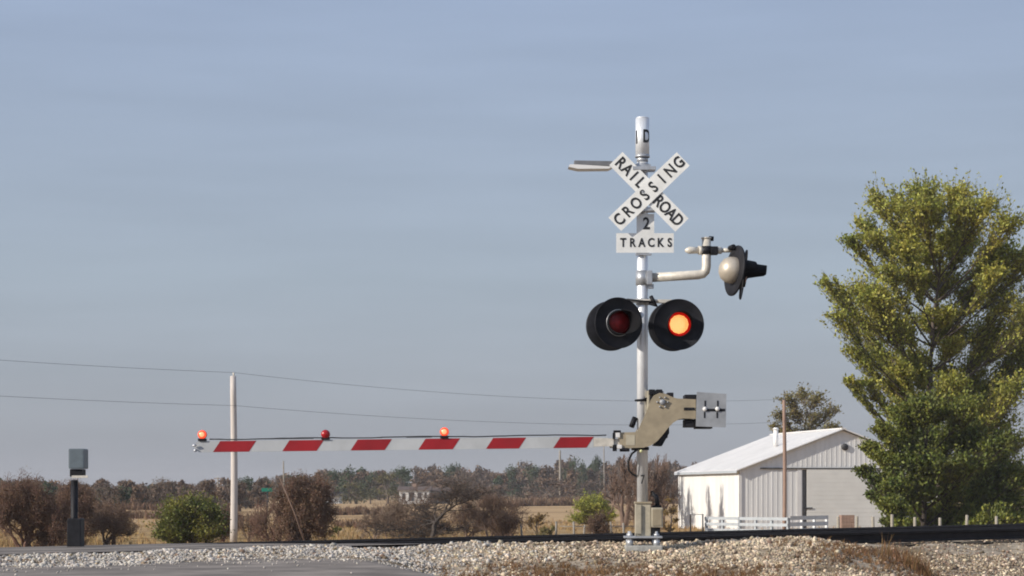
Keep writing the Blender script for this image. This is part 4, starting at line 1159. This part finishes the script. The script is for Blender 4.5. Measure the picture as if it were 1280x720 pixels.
# flashing lights
def flasher(cx, cz, y, yaw, lit, name='flashing_light', off_lens=True, scale=1.0, tilt=0.0, vis_len=.30, dome_mat=None, phi=90.0, pw=1.0):
    T = Matrix.Translation((cx, y, cz)) @ Matrix.Rotation(yaw, 4, 'Z') @ Matrix.Rotation(tilt, 4, 'X')
    # background disc: thin dished plate with rolled rim
    r = .315*scale
    b = MB().lathe([(.155, .0), (r-.01, -.006), (r, .004), (r+.002, -.012), (r-.012, -.020), (.155, -.014)], T, 56)
    d = b.build(name, M['black'], sig)
    # visor: hood cut back at the underside
    vb = MB(); n_ = 36; rv0, rv1 = .158*scale, .150*scale
    outer, inner, o0, i0 = [], [], [], []
    for k in range(n_):
        an = 2*math.pi*k/n_
        if pw < 0:
            w_ = min(1, max(0, (math.cos(an-R(phi))+.25)/.55)); cut = vis_len*(0.12+0.88*w_*w_*(3-2*w_))
        else:
            cut = vis_len*(0.12 + 0.88*(0.5+0.5*math.cos(an-R(phi)))**pw)
        for lst, rr, yy_ in ((o0, rv0, 0), (outer, rv0*.97, cut), (inner, rv1*.97, cut), (i0, rv1, 0)):
            lst.append(vb.b.verts.new(T @ Vector((rr*math.cos(an), -yy_, rr*math.sin(an)))))
    for k in range(n_):
        j = (k+1) % n_
        for p, q in ((o0, outer), (outer, inner), (inner, i0)):
            f = vb.face((p[k], p[j], q[j], q[k])); 
            if f and p is not outer: f.smooth = True
    vb.build('visor', M['visor'], d)
    if lit:
        MB().lathe([(.118, .026), (.149*scale, .012), (.149*scale, -.01)], T, 40).build('lens_rim', M['lens_red'], d)
        MB().lathe([(0, .042), (.05, .040), (.118, .027)], T, 12).build('lens', M['lens_on'], d)
    else:
        MB().lathe([(0, .042), (.06, .037), (.11, .026), (.149*scale, .008), (.149*scale, -.01)], T, 40).build('lens', M['lens_off'], d)
        MB().lathe([(.160, .004), (.164, .008), (.167, .003)], T, 40).build('retaining_ring', M['steel'], d)
    # housing on the back
    MB().lathe([(.165, -.016), (.168, -.05), (.160, -.10), (.13, -.155), (.08, -.19), (0, -.205)], T, 36).build('housing', dome_mat or M['black'], d)
    return d
c1 = L(773.5, 403.5, -.30); c2 = L(848.5, 405.5, -.30)
flasher(c1.x, c1.z, -.30, R(20), False, phi=-8, pw=1.3, vis_len=.36)
flasher(c2.x, c2.z, -.30, R(3), True, vis_len=.26)
c3 = L(763, 407.5, .42); c4 = L(840.5, 408, .42)
flasher(c3.x, c3.z, .42, R(180+8), False)
flasher(c4.x, c4.z, .42, R(180+8), False)
# crossarm: front and rear bars with clamp
zf = L(0, 375.5, -.1).z
ca = MB()
for yy_, s_x in ((-.095, .03), (.095, -.03)):
    ca.tube([(-.36+s_x, yy_+.03, zf-.01), (-.12, yy_, zf), (.12, yy_, zf), (.46+s_x, yy_+.03, zf-.015)], .017, 10)
ca.box(-.30, -.10, -.11, -.075, zf-.03, zf+.012, bev=.004).box(.20, .36, -.11, -.075, zf-.03, zf+.012, bev=.004)
ca.build('crossarm', M['pale_alu'], sig)
MB().tube([(0, 0, zf-.05), (0, 0, zf+.03)], PR+.012, 30).box(-.09, .12, -.11, .11, zf-.018, zf+.01, bev=.004).build('crossarm_clamp', M['steel'], sig)
MB().tube([(.10, -.10, zf+.05), (.13, -.12, zf-.01), (.17, -.11, zf-.06), (.08, -.09, zf-.03)], .026, 10).tube([(-.2, -.13, zf+.012), (0, -.125, zf-.012), (.12, -.13, zf-.02)], .011, 8).build('conduit', M['black'], sig)
for cc, yy_ in ((c1, -.30), (c2, -.30)):
    MB().tube([(cc.x+.02, -.19, zf-.02), (cc.x+.02, -.15, cc.z+.12), (cc.x+.02, -.36 if 0 else -.20, cc.z+.05)], .022, 8).build('lamp_hanger', M['black'], sig)
for cc, yy_ in ((c3, .3), (c4, .3)):
    MB().tube([(cc.x, .12, zf-.02), (cc.x, .20, cc.z+.12), (cc.x, .26, cc.z+.05)], .022, 8).build('lamp_hanger', M['black'], sig)

# right-hand bracket with the two side lights
e0, e1, e2 = L(806, 347.5), L(883, 343.5), L(883, 298)
arm = MB().tube([e0, (e1.x-.10, 0, e1.z-.0), (e1.x-.045, 0, e1.z+.012), (e1.x-.012, 0, e1.z+.045), (e1.x, 0, e1.z+.10), e2], .057, 24)
arm.tube([(e2.x, 0, e2.z-.005), (e2.x, 0, e2.z+.012)], .066, 24)
arm.build('side_bracket', M['pale_alu'], sig)
MB().tube([(0, 0, e0.z-.09), (0, 0, e0.z+.09)], PR+.014, 30).box(.05, .12, -.09, .09, e0.z-.09, e0.z+.09, bev=.01).box(.06, .14, -.05, .05, e0.z-.13, e0.z-.08).build('bracket_clamp', M['steel'], sig)
ez = L(0, 313).z
fit = MB().tube([(e1.x-.27, -.02, ez-.004), (e1.x-.22, -.02, ez), (e1.x-.10, -.01, ez)], [.018, .045, .040], 14).tube([(e1.x-.10, -.01, ez), (e1.x-.05, 0, ez)], .055, 14)
fit.build('conduit_fitting', M['pale_alu'], sig)
MB().tube([(e1.x, 0, ez-.05), (e1.x, 0, ez+.05)], .068, 24).box(e1.x+.05, e1.x+.14, -.07, .07, ez-.055, ez+.045, bev=.008).tube([(e1.x+.03, 0, e2.z+.0), (e1.x+.09, 0, e2.z-.005)], .030, 8).build('lamp_clamp', M['black'], sig)
MB().tube([(e1.x+.13, 0, ez+.0), (e1.x+.19, 0, ez)], .045, 12).tube([(e1.x+.18, 0, ez), (e1.x+.33, -.02, ez)], .028, 12).build('lamp_spindle', M['pale_alu'], sig)
s1 = L(919, 338.5, -.28); s2 = L(930, 343.5, .30)
flasher(s1.x, s1.z, -.28, R(90+17), False, dome_mat=M['dome'], tilt=R(7), vis_len=.24, pw=-1)
flasher(s2.x, s2.z, .30, R(90-8), False, dome_mat=M['pale_alu'], tilt=R(8), vis_len=.27, pw=-1)
MB().tube([(s1.x-.02, -.28, s1.z+.30), (s1.x-.05, -.1, ez+.02), (s2.x-.08, .12, ez+.0), (s2.x-.03, .30, s2.z+.24)], .030, 10).build('lamp_yoke', M['black'], sig)

# gate mechanism
gm = MB().box(L(811, 0).x, L(834, 0).x, -.14, .20, L(0, 548).z, L(0, 494).z, bev=.02)
gm.build('gate_mechanism', M['black'], sig)
MB().box(L(808, 0).x, L(829, 0).x, -.10, .12, L(0, 545).z, L(0, 488.5).z, bev=.02).build('mechanism_case', M['tan2'], sig)
def Z5(u, v): 
    p = L(750+u/5.54, 470+v/5.54, -.2); return (p.x, p.z)
plate = [Z5(*q) for q in ((135, 392), (255, 388), (285, 325), (315, 262), (338, 205), (350, 168), (372, 135), (410, 118), (450, 122), (490, 142), (530, 156), (662, 162), (662, 298), (580, 294), (545, 300), (505, 325), (470, 362), (430, 412), (395, 452), (350, 482), (300, 497), (135, 500))]
MB().prism(plate, -.23, -.205).build('counterweight_arm', M['tan'], sig)
MB().prism(plate, .235, .26).build('counterweight_arm', M['tan'], sig)
def zbox(b, u0, u1, v0, v1, y0, y1, bev=.006):
    p, q = Z5(u0, v1), Z5(u1, v0); b.box(p[0], q[0], y0, y1, p[1], q[1], bev=bev); return b
b = MB(); zbox(b, 590, 672, 128, 160, -.18, .20); zbox(b, 588, 668, 300, 352, -.18, .20); zbox(b, 664, 782, 342, 362, -.14, .18); zbox(b, 664, 830, 150, 330, -.14, .20, .01)
b.build('counterweight', M['black'], sig)
b = MB(); zbox(b, 580, 655, 219, 238, -.236, -.231, .0); b.build('arm_slot', M['black'], sig)
b = MB(); p = [Z5(*q) for q in ((662, 350), (668, 112), (872, 126), (868, 356))]
b.prism([(x, z) for x, z in p], -.27, -.235); wp = b.build('weight_plate', M['grey'], sig)
for u in (725, 812):
    b = MB(); zbox(b, u-5, u+5, 172, 212, -.274, -.2705, 0); zbox(b, u-9, u+1, 250, 292, -.274, -.2705, 0); b.build('slot', M['black'], wp)
    c = Z5(u-2, 230); MB().lathe([(0, .02), (.026, .02), (.03, .0)], Matrix.Translation((c[0], -.271, c[1])), 6).build('bolt', M['roofw'], wp)
b = MB(); zbox(b, 735, 862, 228, 246, -.274, -.2705, 0); b.build('slot', M['black'], wp)
# shaft, gearing and cover behind the arm
b = MB(); p = [Z5(*q) for q in ((372, 480), (478, 330), (480, 395), (430, 484))]; b.prism(p, -.19, .19); b.build('motor_cover', M['black'], sig)
b = MB()
for u in (362, 412, 490):
    c = Z5(u, 108 if u < 450 else 130); b.box(c[0]-.038, c[0]+.038, -.16, .10, c[1]-.035, c[1]+.03, bev=.01)
b.build('terminal_cap', M['black'], sig)
b = MB(); c = Z5(432, 182)
b.lathe([(0, .03), (.035, .03), (.04, .0)], Matrix.Translation((c[0], -.231, c[1])), 8)
for k in range(6):
    an = k*math.pi/3; b.lathe([(0, .018), (.012, .018), (.013, 0)], Matrix.Translation((c[0]+.065*math.cos(an), -.231, c[1]+.065*math.sin(an))), 6)
b.build('shaft_hub', M['grey'], sig)
p_, q_ = Z5(178, 480), Z5(240, 408); MB().box(p_[0], q_[0], -.2335, -.2305, p_[1], q_[1]).build('data_plate', M['tan2'], sig)
b = MB(); zbox(b, 140, 205, 500, 522, -.20, .0); zbox(b, 225, 340, 492, 512, -.2, .12); b.build('arm_bracket', M['black'], sig)
c = Z5(285, 520); MB().lathe([(0, .02), (.018, .02), (.02, 0)], Matrix.Translation((c[0], -.20, c[1])), 10).build('warning_lamp', MAT('pale_yellow_cap', (.75, .75, .4), .4), sig)
c = Z5(285, 162); MB().tube([(-.10, -.10, c[1]-.01), (0, -.085, c[1]), (.06, -.08, c[1]+.02)], .013, 8).tube([(0, 0, c[1]-.02), (0, 0, c[1]+.01)], PR+.005, 24).build('strap', M['black'], sig)
MB().tube([Z and Vector((Z5(222, 350)[0], -.05, Z5(222, 350)[1])) for Z in (1,)] + [Vector((Z5(248, 285)[0], -.02, Z5(248, 285)[1]))], .035, 10).build('motor_hood', M['black'], sig)
# cable loops
b = MB(); pts = [L(799, 560, -.1), L(790, 567, -.12), L(785, 577, -.12), L(786, 588, -.1), L(791, 593, -.05), L(797, 596, .0)]
b.tube(pts, .013, 8); b.build('cable', M['rubber'], sig)
# arm adapter
ad = MB()
p, q = L(762, 548.5, -.2), L(776, 560, -.2)
ad.box(p.x, q.x+.06, -.21, -.17, q.z, p.z, bev=.006)
ad.box(L(741, 0).x, L(766, 0).x, -.235, -.225, L(0, 558, -.2).z, L(0, 548, -.2).z)
ad.build('arm_adapter', M['pale_alu'], sig)
for px0, px1, py0, py1 in ((766, 775, 538, 541), (765, 768, 541, 549), (765, 770, 556, 564), (776, 784, 560, 563)):
    MB().box(L(px0, 0).x, L(px1, 0).x, -.25, -.16, L(0, py1, -.2).z, L(0, py0, -.2).z).build('shear_bracket', M['black'], sig)
MB().box(L(768.5, 0).x, L(774, 0).x, -.25, -.17, L(0, 547, -.2).z, L(0, 540, -.2).z, bev=.008).box(L(768, 0).x, L(776.5, 0).x, -.25, -.17, L(0, 561, -.2).z, L(0, 556, -.2).z, bev=.012).build('shear_pin', M['roofw'], sig)
# gate arm with reflective stripes
yg = -.215
TLp, TRp = L(246, 551.6, yg), L(760, 545.6, yg)
ux = (TRp-TLp).normalized(); hz_ = .138
def gp(px, f, y):     # photo column, fraction down the arm
    t = (L(px, 0, yg).x-TLp.x)/(TRp.x-TLp.x); p = TLp.lerp(TRp, t); return Vector((p.x, y, p.z-hz_*f))
b = MB()
def arm_box(px0, px1, f0, f1, y0, y1):
    P_ = [gp(px0, f0, y0), gp(px1, f0, y0), gp(px1, f1, y0), gp(px0, f1, y0), gp(px0, f0, y1), gp(px1, f0, y1), gp(px1, f1, y1), gp(px0, f1, y1)]
    vs = [b.b.verts.new(p) for p in P_]
    for f in ((0, 1, 2, 3), (7, 6, 5, 4), (0, 4, 5, 1), (1, 5, 6, 2), (2, 6, 7, 3), (3, 7, 4, 0)): b.face([vs[k] for k in f])
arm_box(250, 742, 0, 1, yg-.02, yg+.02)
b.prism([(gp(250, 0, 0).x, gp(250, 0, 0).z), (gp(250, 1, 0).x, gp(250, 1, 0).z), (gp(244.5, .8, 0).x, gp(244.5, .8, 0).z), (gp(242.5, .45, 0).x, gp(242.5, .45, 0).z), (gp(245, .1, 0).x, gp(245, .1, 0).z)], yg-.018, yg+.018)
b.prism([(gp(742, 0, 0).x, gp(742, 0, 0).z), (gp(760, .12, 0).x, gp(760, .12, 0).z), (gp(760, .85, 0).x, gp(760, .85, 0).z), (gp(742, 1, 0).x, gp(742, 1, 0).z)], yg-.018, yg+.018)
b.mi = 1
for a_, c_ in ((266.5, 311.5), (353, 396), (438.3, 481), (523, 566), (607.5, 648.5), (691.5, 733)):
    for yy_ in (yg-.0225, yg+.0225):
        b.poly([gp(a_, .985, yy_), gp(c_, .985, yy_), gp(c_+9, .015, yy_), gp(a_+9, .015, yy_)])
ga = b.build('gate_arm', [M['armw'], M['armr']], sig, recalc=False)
tipx = gp(245, .5, 0)
MB().tube([gp(246, .35, yg-.05), gp(241.5, .4, yg-.05)], .014, 8).tube([gp(246, .8, yg-.03), gp(243, .85, yg-.03)], .018, 8).build('tip_bolt', M['steel'], ga)
# cable on the arm, clipped and slightly slack
pts = []
for i, px in enumerate(np.linspace(262, 758, 40)):
    pts.append(gp(px, -.10 - .10*abs(math.sin(px*.021)) + random.uniform(-.02, .02), yg-.004))
MB().tube(pts, .0075, 6).build('arm_cable', M['rubber'], ga)
for px in (292, 330, 372, 440, 470, 505, 610, 680):
    pass
for px0, px1 in ((275, 318), (330, 392), (425, 478), (508, 540)):
    b = MB(); arm_box(px0, px1, -.17, -.09, yg-.012, yg+.004)
    b.build('cable_sleeve', M['trimd'], ga)
def gate_light(px, py, lit, both=True):
    c = L(px, py, yg)
    bs = gp(px, 0, yg)
    o = MB().box(c.x-.052, c.x+.052, yg-.04, yg+.03, bs.z, c.z-.036, bev=.008).build('gate_light', M['black'], sig)
    T = Matrix.Translation((c.x, yg, c.z+.012)) @ Matrix.Diagonal((.86, 1, .86, 1))
    MB().lathe([(.062, -.045), (.066, 0), (.062, .03)], T, 28).build('light_body', M['lens_off'] , o)
    pr = [(0, .062), (.03, .056), (.05, .045), (.062, .03)]
    if lit:
        MB().lathe(pr, T, 28).build('lens', M['amber'], o)
        MB().lathe([(0, .066), (.026, .062), (.036, .056)], T, 24).build('bulb', M['amberhot'], o)
    else:
        MB().lathe(pr, T, 28).build('lens', M['lens_mid'], o)
    MB().lathe([(0, -.062), (.04, -.058), (.062, -.045)], T, 28).build('lens', M['amber'] if lit else M['lens_off'], o)
gate_light(253, 544.5, True); gate_light(407, 544, False); gate_light(555.5, 541, True)

# ------------------------------------------------------------------ second gate post at the far left
g2 = W(93, 684, 34.0)
gt = empty('gate_mechanism', (g2.x, g2.y, g2.z-.02), 0, 'stubby dark gate machine on a short post at the far left beyond the tracks', 'gate machine')
def G(px, py): 
    p = W(px, py, 34.0); return p.x-g2.x, p.z-g2.z+.02
MB().tube([(0, 0, -.3), (0, 0, G(0, 600)[1])], .05, 20).build('post', M['black'], gt)
(xa_, za_), (xb_, zb_) = G(88, 586), G(107.5, 561)
MB().box(xa_, xb_, -.16, .2, za_, zb_, bev=.02).build('machine_box', MAT('slate_blue_steel', (.13, .16, .18), .5), gt)
(xa_, za_), (xb_, zb_) = G(89, 596), G(105, 586.5)
MB().box(xa_, xb_, -.12, .15, za_, zb_, bev=.012).build('motor_cover', M['black'], gt)
(xa_, za_), (xb_, zb_) = G(92, 597.5), G(112, 594.5)
MB().box(xa_, xb_, -.15, -.12, za_, zb_, bev=.003).build('bracket', M['pale_alu'], gt)
(xa_, za_), (xb_, zb_) = G(86, 684), G(103.5, 648)
MB().box(xa_, xb_, -.15, .15, za_-.15, zb_, bev=.015).build('base_box', M['black'], gt)

# ------------------------------------------------------------------ air
hz = bpy.data.materials.new('hazy_air'); hz.use_nodes = True
hn = hz.node_tree; hn.nodes.clear()
ho = hn.nodes.new('ShaderNodeOutputMaterial'); hv = hn.nodes.new('ShaderNodeVolumePrincipled')
hv.inputs['Color'].default_value = (0.94, 0.93, 0.96, 1); hv.inputs['Density'].default_value = 0.00018
hn.links.new(hv.outputs[0], ho.inputs['Volume'])
hb = MB().box(-1520, 1520, -60, 2520, -4.5, 22).build('haze', hz)
props(hb, kind='stuff')
